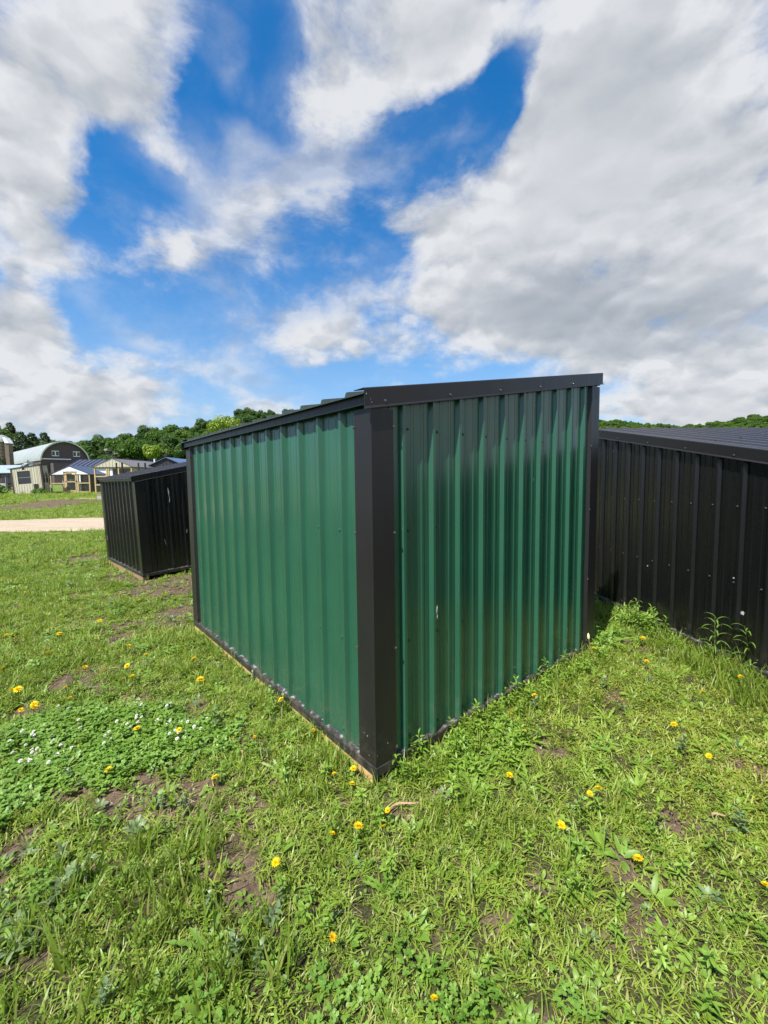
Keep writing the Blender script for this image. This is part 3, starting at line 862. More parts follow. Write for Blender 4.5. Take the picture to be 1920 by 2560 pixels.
o = MB().box(wx0 + .002, wx1 - .002, .03, .04, wz0 + .002, wz1 - .002).build('window', GLASS, e)
MB().box(wx0 + .03, wx1 - .03, .015, .028, (wz0 + wz1) / 2 - .018, (wz0 + wz1) / 2 + .018).build('window_bar', WIRE, o)
MB().box(px0 + .002, px1 - .002, .03, .04, pz0 + .002, pz1 - .002).build('pop_door', DARKIN, e)
v = MB().box(.90, 1.11, -.012, -.002, 2.09, 2.28).build('vent', DARKIN, e)
battens(e, [.06, .22, .40], -.001, lambda x: .02, lambda x: rise(x) - .02, CREAM)
battens(e, [.62, .86, 1.10, 1.34], -.001, lambda x: .02, lambda x: wz0 - .02, CREAM)
battens(e, [.62, .86, 1.14, 1.34], -.001, lambda x: wz1 + .02, lambda x: rise(x) - .02, CREAM)
battens(e, [1.56, 1.66], -.001, lambda x: .02, lambda x: rise(x) - .02, CREAM)
battens(e, [1.86, 2.06], -.001, lambda x: pz1 + .02, lambda x: rise(x) - .02, CREAM)
battens(e, [2.16, 2.30], -.001, lambda x: .02, lambda x: rise(x) - .02, CREAM)
MB().box(-.12, -.003, -.03, .11, 0, zl - .02).build('corner_trim', BROWN, e)
MB().box(Wd + .003, Wd + .14, -.03, .11, 0, zr - .02).build('corner_trim', BROWN, e)
roof_slab(e, 'roof', (-.32, zl - .03), (Wd + .16, zr + .02), -.06, .90, DKSIDE)
for x in (.35, .62):
    h = MB().box(-.22, .22, -.42, .42, -.02, .02).build('roof_hatch', WHITE, e)
    h.location = (x + .45, .45, rise(x) + .28); h.rotation_euler = (R(6), R(-32), R(12))
for y in (.18, .50):
    s = MB().box(Wd + .001, Wd + .012, y, y + .20, .9, 1.85).build('window', GLASS, e)
    MB().box(Wd + .013, Wd + .022, y, y + .20, 1.34, 1.38).build('window_bar', TANS, s)

# white-gabled coop with a lumber and wire run in front
e = thing('chicken_coop', 'white-gabled coop with a lumber-framed wire front and a navy roof', 'chicken coop', (-30.1, 38.0, gz(-28.3, 38.0) - .04), R(-2), COOPG)
Wd, zv, za, dp = 3.66, 1.70, 2.42, 2.2
MB().box(0, Wd, -.02, .10, -.05, .16).build('sill_beam', LUMB, e)
for x in (0, 1.28, 1.37, 2.42, 2.50, Wd - .09):
    MB().box(x, x + .09, 0, .09, .161, zv if x in (0, Wd - .09) else 1.9).build('post', LUMB, e)
for x0, x1 in ((.091, 1.279), (2.591, Wd - .091)):
    MB().box(x0, x1, .01, .08, .86, .95).build('rail', LUMB, e)
    MB().box(x0, x1, .01, .08, 1.61, 1.69).build('rail', LUMB, e)
    wire_panel(e, x0, x1, .045, .17, 1.6)
d = MB().box(1.461, 1.55, -.03, -.002, .18, 1.88).box(2.33, 2.419, -.03, -.002, .18, 1.88).box(1.551, 2.329, -.03, -.002, .18, .27).box(1.551, 2.329, -.03, -.002, .98, 1.08).box(1.551, 2.329, -.03, -.002, 1.78, 1.88).build('door', LUMB, e)
MB().box(2.36, 2.50, -.06, -.032, 1.08, 1.12).build('latch', STEELK, d)
MB().box(1.42, 1.52, -.06, -.032, 1.06, 1.10).build('hinge', STEELK, d)
wire_panel(e, 1.56, 2.32, -.012, .28, 1.77)
roofz = lambda x: zv + (za - zv) * (1 - abs(x - Wd / 2) / (Wd / 2))
for P in ([(0, zv), (1.27, zv), (1.27, roofz(1.27)), (0, zv + .02)], [(1.272, 1.95), (2.50, 1.95), (2.50, roofz(2.5)), (Wd / 2, za), (1.272, roofz(1.272))], [(2.502, zv), (Wd, zv), (Wd, zv + .02), (2.502, roofz(2.502))]):
    wallbox(e, P, -.012, .05, WHITE, 'gable')
battens(e, [.42, .84, 1.22], -.013, lambda x: zv + .01, lambda x: roofz(x) - .02, WHITE)
battens(e, [1.62, 2.06], -.013, lambda x: 1.96, lambda x: roofz(x) - .02, WHITE)
battens(e, [2.60, 2.96, 3.34], -.013, lambda x: zv + .01, lambda x: roofz(x) - .02, WHITE)
MB().box(-.02, Wd + .02, -.03, -.014, zv - .035, zv - .003).build('gable_trim', BROWN, e)
MB().box(1.26, 2.52, -.035, -.016, 1.905, 1.945).build('gable_trim', BROWN, e)
roof_slab(e, 'roof', (-.17, zv - .06), (Wd / 2, za + .005), -.045, dp, NAVY)
roof_slab(e, 'roof', (Wd / 2 + .001, za + .005), (Wd + .17, zv - .06), -.045, dp, NAVY)
wallbox(e, [(Wd - .05, 0), (Wd, 0), (Wd, zv - .01), (Wd - .05, zv - .01)], .11, dp - .1, BROWN, 'side_wall')
wallbox(e, [(0, 0), (.05, 0), (.05, zv - .01), (0, zv - .01)], 1.4, dp - .1, WHITE, 'side_wall')
wallbox(e, [(.06, .0), (1.4, 0), (1.4, zv), (.06, zv)], 1.6, 1.66, plain('grey_back_wall', (.20, .22, .24), .8), 'back_wall')
wallbox(e, [(1.41, .0), (1.8, 0), (1.8, zv), (1.41, zv)], 1.8, 1.86, DARKIN, 'back_wall')
wallbox(e, [(1.81, .0), (Wd - .06, 0), (Wd - .06, zv), (1.81, zv)], 1.6, 1.66, plain('grey_boards', (.22, .23, .23), .8), 'back_wall')
MB().bar((.75, .5, .17), (.62, .5, 1.6), .07).bar((.95, .8, .17), (.98, .8, 1.6), .06).build('roost', LUMB, e)
MB().box(1.1, 1.5, .7, 1.1, 1.02, 1.30).box(.6, 1.0, .8, 1.1, .30, .36).box(1.86, 2.14, .8, 1.0, .2, 1.0).build('nest_box', WHITE, e)

# tan gable coop with brown-grey roof
e = thing('chicken_coop', 'cream-gabled coop with a long grey-brown roof and lumber-framed wire front', 'chicken coop', (-24.05, 35.0, gz(-22.5, 35.0) - .03), 0, COOPG)
Wd, zv, za, dp = 3.15, 2.24, 2.92, 6.8
roofz = lambda x: zv + (za - zv) * (1 - abs(x - Wd / 2) / (Wd / 2))
MB().box(0, Wd, -.02, .10, -.05, .14).build('sill_beam', LUMB, e)
for x in (0, 1.02, 1.16, 1.98, Wd - .10):
    MB().box(x, x + .10, 0, .09, .141, zv - .001).build('post', LUMB, e)
for z in (.72, 1.42, 2.10):
    MB().box(.101, 1.019, .012, .078, z, z + .10).build('rail', LUMB, e)
MB().box(1.261, Wd - .101, .012, .078, 2.10, 2.20).build('rail', LUMB, e)
wire_panel(e, .10, 1.02, .045, .15, 2.1); wire_panel(e, 1.26, 1.98, .045, .15, 2.1); wire_panel(e, 2.08, Wd - .1, .045, .15, 2.1)
wallbox(e, [(-.04, zv), (Wd + .04, zv), (Wd + .04, zv + .03), (Wd / 2, za), (-.04, zv + .03)], -.015, .06, CREAM, 'gable')
battens(e, [.24, .50, .76, 1.02, 1.30, 1.58, 1.86, 2.14, 2.42, 2.70, 2.94], -.016, lambda x: zv + .01, lambda x: roofz(x) - .015, CREAM, .03)
MB().box(-.06, Wd + .06, -.04, -.018, zv - .05, zv - .002).build('gable_trim', BROWN, e)
roof_slab(e, 'roof', (-.20, zv - .05), (Wd / 2, za + .01), -.045, dp, SLATE)
roof_slab(e, 'roof', (Wd / 2 + .001, za + .01), (Wd + .20, zv - .05), -.045, dp, SLATE)
MB().box(Wd / 2 - .10, Wd / 2 + .10, -.045, dp, za + .055, za + .09).build('ridge_cap', NAVY, e)
wallbox(e, [(Wd - .05, 0), (Wd, 0), (Wd, zv - .01), (Wd - .05, zv - .01)], .11, dp - .1, CREAM, 'side_wall')
wallbox(e, [(0, 0), (.05, 0), (.05, zv - .01), (0, zv - .01)], 2.4, dp - .1, CREAM, 'side_wall')
wallbox(e, [(.06, 0), (Wd - .06, 0), (Wd - .06, zv), (.06, zv)], 2.4, 2.46, DKSIDE, 'back_wall')
wn_ = MB().box(1.32, 1.62, 2.36, 2.39, 1.15, 1.95).build('window', WHITEP, e)
MB().box(1.36, 1.45, 2.33, 2.355, 1.2, 1.9).box(1.49, 1.58, 2.33, 2.355, 1.2, 1.9).build('pane', GLASS, wn_)
MB().tube([(Wd / 2 + .9, 4.8, za - .45), (Wd / 2 + .9, 4.8, za + .22)], [.07, .07], 8).build('vent_pipe', WHITEP, e)

# dark gabled shed with a blue roof, right of it
e = thing('gable_shed', 'charcoal gabled shed with a shiny blue roof behind the small black shed', 'shed', (-21.05, 38.0, gz(-19.3, 38.0)), 0, COOPG)
Wd, zv, za, dp = 3.1, 2.36, 3.06, 5.0
roofz = lambda x: zv + (za - zv) * (1 - abs(x - Wd / 2) / (Wd / 2))
wallbox(e, [(0, 0), (Wd, 0), (Wd, zv), (Wd / 2, za), (0, zv)], 0, .06, DKSIDE, 'gable')
battens(e, [.3, .6, .9, 1.2, 1.5, 1.8, 2.1, 2.4, 2.7], -.001, lambda x: .1, lambda x: roofz(x) - .03, DKSIDE, .04, .03)
roof_slab(e, 'roof', (-.2, zv - .06), (Wd / 2, za + .01), -.15, dp, BLUER)
roof_slab(e, 'roof', (Wd / 2 + .001, za + .01), (Wd + .2, zv - .06), -.15, dp, BLUER)
MB().bar((Wd / 2, -.17, za + .04), (Wd + .2, -.17, zv - .03), .03, .06).build('rake_trim', BLUER, e)
wallbox(e, [(Wd - .05, 0), (Wd, 0), (Wd, zv - .02), (Wd - .05, zv - .02)], .07, dp - .1, DKSIDE, 'side_wall')
wallbox(e, [(0, 0), (.05, 0), (.05, zv - .02), (0, zv - .02)], .07, dp - .1, DKSIDE, 'side_wall')

# long shed with the seamed navy roof facing us (ridge runs left to right)
e = thing('long_shed', 'white-walled shed with a seamed navy roof behind the white-gabled coop', 'shed', (-33.3, 45.0, gz(-32, 45.0)), 0, COOPG)
Ln, zv, zr, dd = 4.6, 2.58, 3.28, 1.6
wallbox(e, [(0, 0), (Ln, 0), (Ln, zv - .03), (0, zv - .03)], 0, .06, WHITE)
rs = MB().prism([(-.25, zv - .08), (dd, zr), (dd, zr + .05), (-.25, zv - .03)], lambda y, z: (-.35, y, z), lambda y, z: (Ln + .3, y, z)).build('roof', NAVY, e)
rs = MB().prism([(dd + .001, zr), (2 * dd + .25, zv - .08), (2 * dd + .25, zv - .03), (dd + .001, zr + .05)], lambda y, z: (-.35, y, z), lambda y, z: (Ln + .3, y, z)).build('roof', NAVY, e)
for i in range(10):
    x = -.25 + i * .52
    MB().bar((x, -.26, zv - .005), (x, dd, zr + .075), .05, .05).build('seam', DKSIDE, e)
MB().prism([(.07, 0), (2 * dd - .02, 0), (2 * dd - .02, zv - .05), (dd, zr - .03), (.07, zv - .05)], lambda y, z: (.0, y, z), lambda y, z: (.06, y, z)).build('gable', PURPLE, e)
MB().prism([(.07, 0), (2 * dd - .02, 0), (2 * dd - .02, zv - .05), (dd, zr - .03), (.07, zv - .05)], lambda y, z: (Ln - .06, y, z), lambda y, z: (Ln, y, z)).build('gable', WHITE, e)

# far left low shed with a grey-blue roof
e = thing('long_shed', 'low dark-windowed shed with a pale grey roof at the far left', 'shed', (-50.6, 50.0, gz(-46, 50.0)), 0, COOPG)
Ln = 7.0
wallbox(e, [(0, 0), (Ln, 0), (Ln, 2.0), (0, 2.0)], 0, .08, BROWN)
MB().box(-.1, Ln + .1, -.04, -.003, .1, .28).build('sill_beam', plain('reddish_board', (.25, .16, .12), .8), e)
for x in (.4, 1.7, 3.0, 4.1, 5.3, 6.1):
    w = MB().box(x, x + .85, -.03, -.002, .65, 1.75).build('window', GLASS, e)
    MB().box(x + .40, x + .45, -.045, -.031, .65, 1.75).box(x, x + .85, -.045, -.031, 1.70, 1.75).build('frame', plain('grey_frame', (.25, .25, .26), .6) if x < 1 else bpy.data.materials['grey_frame'], w)
MB().prism([(-.3, 1.95), (2.2, 2.95), (2.2, 3.0), (-.3, 2.0)], lambda y, z: (-.3, y, z), lambda y, z: (Ln + .3, y, z)).build('roof', plain('grey_blue_steel_roof', (.27, .33, .36), .35, .12, spec=.5), e)
MB().box(5.4, 6.1, -.5, -.2, 0.05, .75).build('crate', plain('grey_plastic', (.3, .3, .31), .6), e)
wallbox(e, [(Ln - .06, 0), (Ln, 0), (Ln, 1.95), (Ln - .06, 1.95)], .09, 4, BROWN, 'side_wall')

def leaf_quads(P, Nn, size, rnd, jit=.42):
    n = len(P)
    Nn = Nn * 1.0 + rnd.normal(0, jit, (n, 3)); Nn /= np.linalg.norm(Nn, axis=1)[:, None]
    h = np.tile([[.31, .17, .94]], (n, 1)); a = np.cross(Nn, h); a /= np.linalg.norm(a, axis=1)[:, None] + 1e-9
    b = np.cross(Nn, a)
    th = rnd.uniform(0, 6.28, n)[:, None]
    u = a * np.cos(th) + b * np.sin(th); v = -a * np.sin(th) + b * np.cos(th)
    s = (size * rnd.uniform(.6, 1.35, n))[:, None]
    w = rnd.uniform(.45, .8, n)[:, None]
    V = np.stack([P - u * s, P - v * s * w * .9 + u * s * .1, P + u * s, P + v * s * w + u * s * .1], 1).reshape(-1, 3)
    return V, np.arange(4 * n).reshape(-1, 4)
# silo with a metal dome and a chute
e = thing('silo', 'ivy-covered concrete silo with a metal dome at the left edge', 'silo', (-72.1, 80.0, gz(-72, 80) - .2), 0)
rs_, hs = 1.42, 9.9 - gz(-72, 80)
N = 28
mb = MB()
rings = [(rs_, 0)]
k = 0
while rings[-1][1] < hs - .4:
    z = rings[-1][1]; rings += [(rs_, z + .55), (rs_ + .03, z + .56), (rs_ + .03, z + .62), (rs_, z + .63)]
vs = []; fs = []
for r_, z in rings:
    for i in range(N): vs.append((r_ * math.cos(2 * math.pi * i / N), r_ * math.sin(2 * math.pi * i / N), z))
for j in range(len(rings) - 1):
    for i in range(N): fs.append((j * N + i, j * N + (i + 1) % N, (j + 1) * N + (i + 1) % N, (j + 1) * N + i))
mb.add(vs, fs); mb.build('wall', CONC, e)
zt = rings[-1][1]
mb = MB(); vs = []; fs = []
for j in range(9):
    a = j / 8 * math.pi / 2
    for i in range(N):
        vs.append(((rs_ + .06) * math.cos(a) * math.cos(2 * math.pi * i / N), (rs_ + .06) * math.cos(a) * math.sin(2 * math.pi * i / N), zt + 1.42 * math.sin(a)))
for j in range(8):
    for i in range(N): fs.append((j * N + i, j * N + (i + 1) % N, (j + 1) * N + (i + 1) % N, (j + 1) * N + i))
mb.add(vs, fs); mb.build('dome', GALV, e, smooth=True)
rr = np.random.default_rng(44)
ia = rr.uniform(0, 6.28, 2600); iz = zt * .93 * rr.random(2600) ** .8
keepi = iz < zt * (.78 + .18 * np.sin(ia * 3 + 1))
ia, iz = ia[keepi], iz[keepi]
iP = np.stack([np.cos(ia) * (rs_ + .08), np.sin(ia) * (rs_ + .08), iz], 1)
iV, iF = leaf_quads(iP, np.stack([np.cos(ia), np.sin(ia), ia * 0 + .2], 1), .16, rr)
iv = bpy.data.objects.new('ivy', np_mesh('ivy', iV, iF, leafy('ivy_leaves', (.020, .050, .012), (.04, .085, .02), .2, attr=False))); COL.objects.link(iv); iv.parent = e; iv['kind'] = 'stuff'
MB().box(rs_ - .15, rs_ + .62, -.8, .1, .2, zt - .35).build('chute', CONC, e)
MB().prism([(rs_ - .33, zt + .85), (rs_ + .15, zt + .82), (rs_ + .78, zt - .22), (rs_ + .07, zt - .22)], lambda x, z: (x, -.95, z), lambda x, z: (x, .1, z)).build('chute_hood', WHITE, e)

# arched barn, ridge running away to the left
ax = Vector((-.77, .63, 0)).normalized()
bx = -60.2; by = 80.0
e = thing('barn', 'big arched-roof barn with a dark gable and two white windows', 'barn', (bx, by, gz(bx, by) - .1), math.atan2(-.63, .77) + math.pi / 2)
# local x: across the gable to the right, local -y: out of the gable towards us
hw, ze, zr = 3.85, 4.5, 7.95
def arch(n=13):
    P = []
    for i in range(n):
        t = i / (n - 1) * 2 - 1
        a = abs(t)
        x = hw * (1 - (1 - a) ** 1.9) if False else hw * math.sin(a * math.pi / 2) ** .92
        z = ze + (zr - ze) * (math.cos(a * math.pi / 2) ** 1.05) + .34 * (1 - a) ** 2
        P.append((math.copysign(x, t), z))
    return P
A = arch(21)
MB().prism([(-hw + .15, 0), (hw - .15, 0)] + [(x * .965, ze + (z - ze) * .97 - .05) for x, z in A[::-1]], lambda x, z: (x, .25, z), lambda x, z: (x, .35, z)).build('gable', PURPLE, e)
MB().box(-hw + .15, -hw + .35, .36, 34, 0, ze).build('wall', PURPLE, e)
MB().box(hw - .35, hw - .15, .36, 34, 0, ze).build('wall', PURPLE, e)
Ao = A; Ai = [(x * .972, ze - .05 + (z - ze) * .965) for x, z in A]
mb = MB()
vs = [(x, -.25, z) for x, z in Ao] + [(x, 35, z) for x, z in Ao] + [(x, -.25, z) for x, z in Ai] + [(x, 35, z) for x, z in Ai]
n = len(Ao); fs = []
for i in range(n - 1):
    fs += [(i, i + 1, n + i + 1, n + i), (2 * n + i, 3 * n + i, 3 * n + i + 1, 2 * n + i + 1), (i, 2 * n + i, 2 * n + i + 1, i + 1), (n + i, n + i + 1, 3 * n + i + 1, 3 * n + i)]
fs += [(0, n, 3 * n, 2 * n), (n - 1, 3 * n - 1, 4 * n - 1, 2 * n - 1)][:1] + [(n - 1, 3 * n - 1, 4 * n - 1, 2 * n - 1)][:0]
mb.add(vs, fs); mb.build('roof', BARNR, e, smooth=False)
MB().prism([(x, z) for x, z in Ao] + [(x, z) for x, z in [(q[0] * .95, ze - .02 + (q[1] - ze) * .94) for q in A][::-1]], lambda x, z: (x, -.27, z), lambda x, z: (x, -.252, z)).build('rake_trim', plain('pale_trim', (.52, .54, .48), .5), e)
for x in (-1.45, 1.85):
    w = MB().box(x - .55, x + .55, .17, .245, 5.35, 6.35).build('window', WHITEP, e)
    for q in (-.30, .30):
        MB().box(x + q - .21, x + q + .21, .155, .168, 5.48, 6.22).build('pane', GLASS, w)
MB().box(-hw + .1, .9, .05, .245, 4.72, 4.90).build('ledge_trim', WHITEP, e)
MB().box(-2.4, hw - .2, -2.2, .04, 0, 4.0).build('annex', PURPLE, e)

# black posts with braces behind the small black shed
def rack(x, y, label, lean, brace):
    e = thing('steel_frame', label, 'steel frame', (x, y, gz(x, y) + .0), 0)
    MB().box(-.12, .42, -.5, .5, .0, .12).build('deck', STEELK, e)
    MB().bar((0, 0, .12), (lean, 0, 2.66), .065).build('post', STEELK, e)
    MB().bar((.30, .1, .12), (.30 + lean * .6, .1, 2.66), .075).build('post', STEELK, e)
    if brace:
        MB().bar((.02, .05, 1.75), (.30, .08, 1.2), .045).build('brace', STEELK, e)
        MB().bar((.30, .08, 1.75), (.62, .08, 1.35), .045).build('brace', STEELK, e)
    else:
        MB().bar((-.02, .05, 1.95), (.45, .08, 1.98), .04).build('brace', STEELK, e)
rack(-15.88, 25, 'pair of black steel posts with diagonal braces in front of the cream-gabled coop', .06, True)
rack(-14.42, 25, 'pair of bare black steel posts leaning left of the charcoal gabled shed', -.10, False)

BLOCKM = plain('concrete_block', (.34, .31, .29), .9, .2, 8)
mb = MB().box(-.24, .24, -.12, .12, 0, .10).box(-.22, .22, -.11, .11, .102, .14).box(-.20, .18, -.10, .12, .142, .26)
e = thing('block_stack', 'small stack of pale blocks beside the cream-gabled coop', 'blocks', (-19.95, 29.6, gz(-19.95, 29.6) - .01), R(8))
for i, (z, c) in enumerate(((0, (.36, .30, .28)), (.125, (.42, .41, .40)), (.25, (.30, .24, .22)))):
    MB().box(-.24 + .03 * i, .22 - .02 * i, -.12, .12, z, z + .12).build('block', plain('block_%d' % i, c, .9), e)
o = MB().box(-.55, .55, -.07, .07, 0, .05).build('board', LUMB); tag(o, 'loose yellow board lying in the grass before the white-gabled coop', 'board')
o.location = (-21.1, 29.9, gz(-21, 29.9) + .03); o.rotation_euler = (0, R(1), R(6))

# ------------------------------------------------------------------ trees
def crown_mesh(name, seed, rx, rz, zc, lobes, leaves, size, mt, kind='broad'):
    r = np.random.default_rng(seed)
    Ps = []; Ns = []
    C = []
    for i in range(lobes):
        if kind == 'cone':
            t = r.random() ** .8; ang = r.uniform(0, 6.28); rad = rx * (1 - t ** 2.2) * .72
            C.append((rad * math.cos(ang), rad * math.sin(ang), zc - rz + 2 * rz * t, rx * (.46 - .20 * t)))
        else:
            d = r.normal(0, 1, 3); d /= np.linalg.norm(d); d[2] = d[2] * .9 + .1
            q = r.random() ** .4 * .72
            C.append((d[0] * rx * q, d[1] * rx * q, zc + d[2] * rz * q, rx * r.uniform(.26, .46)))
    w = np.array([c[3] ** 2 for c in C]); w /= w.sum()
    for c, k in zip(C, r.multinomial(leaves, w)):
        d = r.normal(0, 1, (k, 3)); d /= np.linalg.norm(d, axis=1)[:, None]
        rad = c[3] * (1 - .35 * r.random(k) ** 2)[:, None]
        Ps.append(np.array(c[:3]) + d * rad * [1, 1, .8]); Ns.append(d + [0, 0, .35])
    V, Fq = leaf_quads(np.concatenate(Ps), np.concatenate(Ns), size, r)
    return np_mesh(name, V, Fq, mt)
BARK = plain('bark', (.09, .07, .05), .9, .3, 6, .5)
def trunk_mesh(name, h, r0, seed, limbs=5):
    rd = random.Random(seed); mb = MB()
    mb.tube([(0, 0, -.6), (.05 * h * .2, 0, h * .4), (.1, .1, h)], [r0 * 1.2, r0 * .8, r0 * .3], 7)
    for i in range(limbs):
        a = rd.uniform(0, 6.28); z = h * rd.uniform(.4, .85); l = h * rd.uniform(.25, .5)
        mb.tube([(.05, 0, z), (math.cos(a) * l * .6, math.sin(a) * l * .6, z + l * .45), (math.cos(a) * l, math.sin(a) * l, z + l * .9)], [r0 * .4, r0 * .25, r0 * .08], 5)
    return mb.mesh(name, BARK)
L_DARK = leafy('dark_leaves', (.034, .080, .020), (.060, .118, .028), .30, obj_rand=True, spec=.1)
L_MID = leafy('mid_leaves', (.052, .118, .018), (.100, .175, .030), .32, obj_rand=True, spec=.1)
L_LITE = leafy('light_leaves', (.085, .165, .020), (.125, .205, .028), .32, obj_rand=True, spec=.1)
L_LIME = leafy('lime_leaves', (.17, .27, .015), (.22, .32, .02), .30, obj_rand=True)
L_PINE = leafy('pine_needles', (.034, .066, .028), (.056, .090, .034), .2, obj_rand=True)
L_DULL = leafy('dull_leaves', (.070, .088, .036), (.095, .105, .046), .15, obj_rand=True)
def crowns(nm, mt, k, s0, **kw):
    return [crown_mesh(nm, s0 + i, mt=mt, **kw) for i in range(k)]
CR = {
 'dark': crowns('crown', L_DARK, 3, 100, rx=5.0, rz=4.4, zc=6.6, lobes=24, leaves=3600, size=.44),
 'mid': crowns('crown', L_MID, 3, 200, rx=4.8, rz=4.2, zc=6.4, lobes=24, leaves=3600, size=.44),
 'lite': crowns('crown', L_LITE, 2, 300, rx=4.2, rz=3.8, zc=5.6, lobes=20, leaves=2600, size=.40),
 'pine': crowns('crown', L_PINE, 2, 400, rx=3.9, rz=5.0, zc=6.6, lobes=34, leaves=3400, size=.40, kind='cone'),
 'dull': crowns('crown', L_DULL, 1, 500, rx=4.6, rz=4.0, zc=5.6, lobes=20, leaves=1400, size=.50)}
TRK = trunk_mesh('trunk', 8.0, .28, 1)
TREEL = {'dark': ('broadleaf_tree', 'dark green broadleaf tree in the wood on the hillside'), 'mid': ('broadleaf_tree', 'mid green broadleaf tree in the wood on the hillside'),
         'lite': ('broadleaf_tree', 'light green young tree in the wood on the hillside'), 'pine': ('pine_tree', 'dark conifer in the wood on the hillside'), 'dull': ('broadleaf_tree', 'dull grey-green tree at the foot of the wooded hillside')}
def tree(kind, x, y, z, s, rz, label=None, group='trees on the wooded hills', me=None, sz=None):
    nm, lb = TREEL.get(kind, ('broadleaf_tree', None))
    e = thing(nm, label or lb, 'tree', (x, y, z), rz, group)
    e.scale = (s, s, s * (sz or 1))
    for n_, mm in (('trunk', TRK), ('crown', me or random.choice(CR[kind]))):
        o = bpy.data.objects.new(n_, mm); COL.objects.link(o); o.parent = e
    return e
random.seed(5)
def wood(t0, t1, rows, step, kinds, smin, smax, lab):
    cnt = 0
    for u in rows:
        t = t0 + random.uniform(0, step)
        while t < t1:
            d, _ = ridge(np.array(t)); d = float(d)
            uu_ = 1 - (1 - u) * (.62 if t < -.76 else 1)
            dep = d * (uu_ + random.uniform(-.02, .02))
            tj = t + random.uniform(-.25, .25) * step
            x = tj * dep
            z = float(hill_z(np.array(tj), np.array(dep)))
            k = kinds(t, u)
            s = random.uniform(smin, smax)
            if k == 'lite': s *= .85
            tree(k, x, dep, z - .4, s, random.uniform(0, 6.28), TREEL[k][1] + lab, sz=random.uniform(.85, 1.15))
            cnt += 1
            t += step * random.uniform(.8, 1.2) / (.6 + .4 * u)
    return cnt
def kl(t, u):
    r = random.random()
    if t < -.78: return 'pine' if r < .45 else ('dark' if r < .85 else 'mid')
    if u > .9: return 'dark' if r < .62 else ('mid' if r < .88 else 'pine')
    if u < .62 and -.66 < t < -.55: return 'dull' if r < .5 else 'mid'
    return 'dark' if r < .40 else ('mid' if r < .80 else 'lite')
c1 = wood(-.99, -.14, (.57, .63, .70, .77, .84, .91, 1.0), .0305, kl, .72, 1.02, ' left of the green shed')
def kr(t, u):
    r = random.random()
    return 'mid' if r < .5 else ('lite' if r < .72 else 'dark')
c2 = 0
lime_a = crown_mesh('crown', 900, 2.6, 1.9, 7.4, 24, 2200, .22, L_LIME)
lime_b = crown_mesh('crown', 901, 5.6, 3.6, 15.4, 34, 3600, .30, L_LIME)
for (x, y, me, ts, lb) in ((-54.6, 100, lime_a, .8, 'small bright lime-green tree behind the long grey-brown roof'), (-46.4, 125, lime_b, 1.7, 'tall bright lime-green tree rising behind the green shed roof')):
    e = tree('lime', x, y, float(hill_z(np.array(x / y), np.array(float(y)))) - .3, 1.0, .4, lb, None, me)
    [c for c in bpy.data.objects if c.parent == e and c.name.startswith('trunk')][0].scale = (1.3, 1.3, ts)
bush_me = crown_mesh('crown', 902, 1.6, .8, .7, 16, 900, .16, leafy('bush_leaves', (.10, .20, .02), (.15, .27, .03), .3, obj_rand=True))
for x, y, s, lb in ((-33.4, 36.3, .55, 'bright green weed bush left of the tan coop'), (-28.9, 35.2, .38, 'low dark weed clump by the pop door of the tan coop')):
    e = thing('bush', lb, 'bush', (x, y, gz(x, y)), .5); e.scale = (s, s, s)
    o = bpy.data.objects.new('foliage', bush_me); COL.objects.link(o); o.parent = e
    o = bpy.data.objects.new('stem', TRK); COL.objects.link(o); o.parent = e; o.scale = (.1, .1, .1)

# ------------------------------------------------------------------ ground plants
def blade(rd, x, y, az, lean, L, w, curl, segs=3):
    """one grass blade: leaning, bending over, tapering; returns verts of a strip"""
    V = []; dx, dy = math.cos(az), math.sin(az); px, py = -dy, dx
    cx, cy, cz = x, y, 0.0; a = lean
    for i in range(segs + 1):
        t = i / segs
        ww = w * (1 - t ** 1.6) * .5 + .0002
        V += [(cx - px * ww, cy - py * ww, cz), (cx + px * ww, cy + py * ww, cz)]
        s = L / segs
        cx += dx * math.sin(a) * s; cy += dy * math.sin(a) * s; cz += math.cos(a) * s
        a += curl
    return V
def strips(blades):
    V = []; Fq = []
    for b in blades:
        o = len(V); V += b
        for i in range(len(b) // 2 - 1): Fq.append((o + 2 * i, o + 2 * i + 1, o + 2 * i + 3, o + 2 * i + 2))
    return V, Fq
def tuft(name, seed, n, r, L, w, lean, curl, mt):
    rd = random.Random(seed); B = []
    for i in range(n):
        a = rd.uniform(0, 6.28); q = r * math.sqrt(rd.random())
        B.append(blade(rd, q * math.cos(a), q * math.sin(a), rd.uniform(0, 6.28), rd.uniform(*lean), rd.uniform(*L), w * rd.uniform(.6, 1.3), rd.uniform(*curl)))
    V, Fq = strips(B)
    me = np_mesh(name, V, Fq, mt); me.polygons.foreach_set('use_smooth', [True] * len(me.polygons)); return me
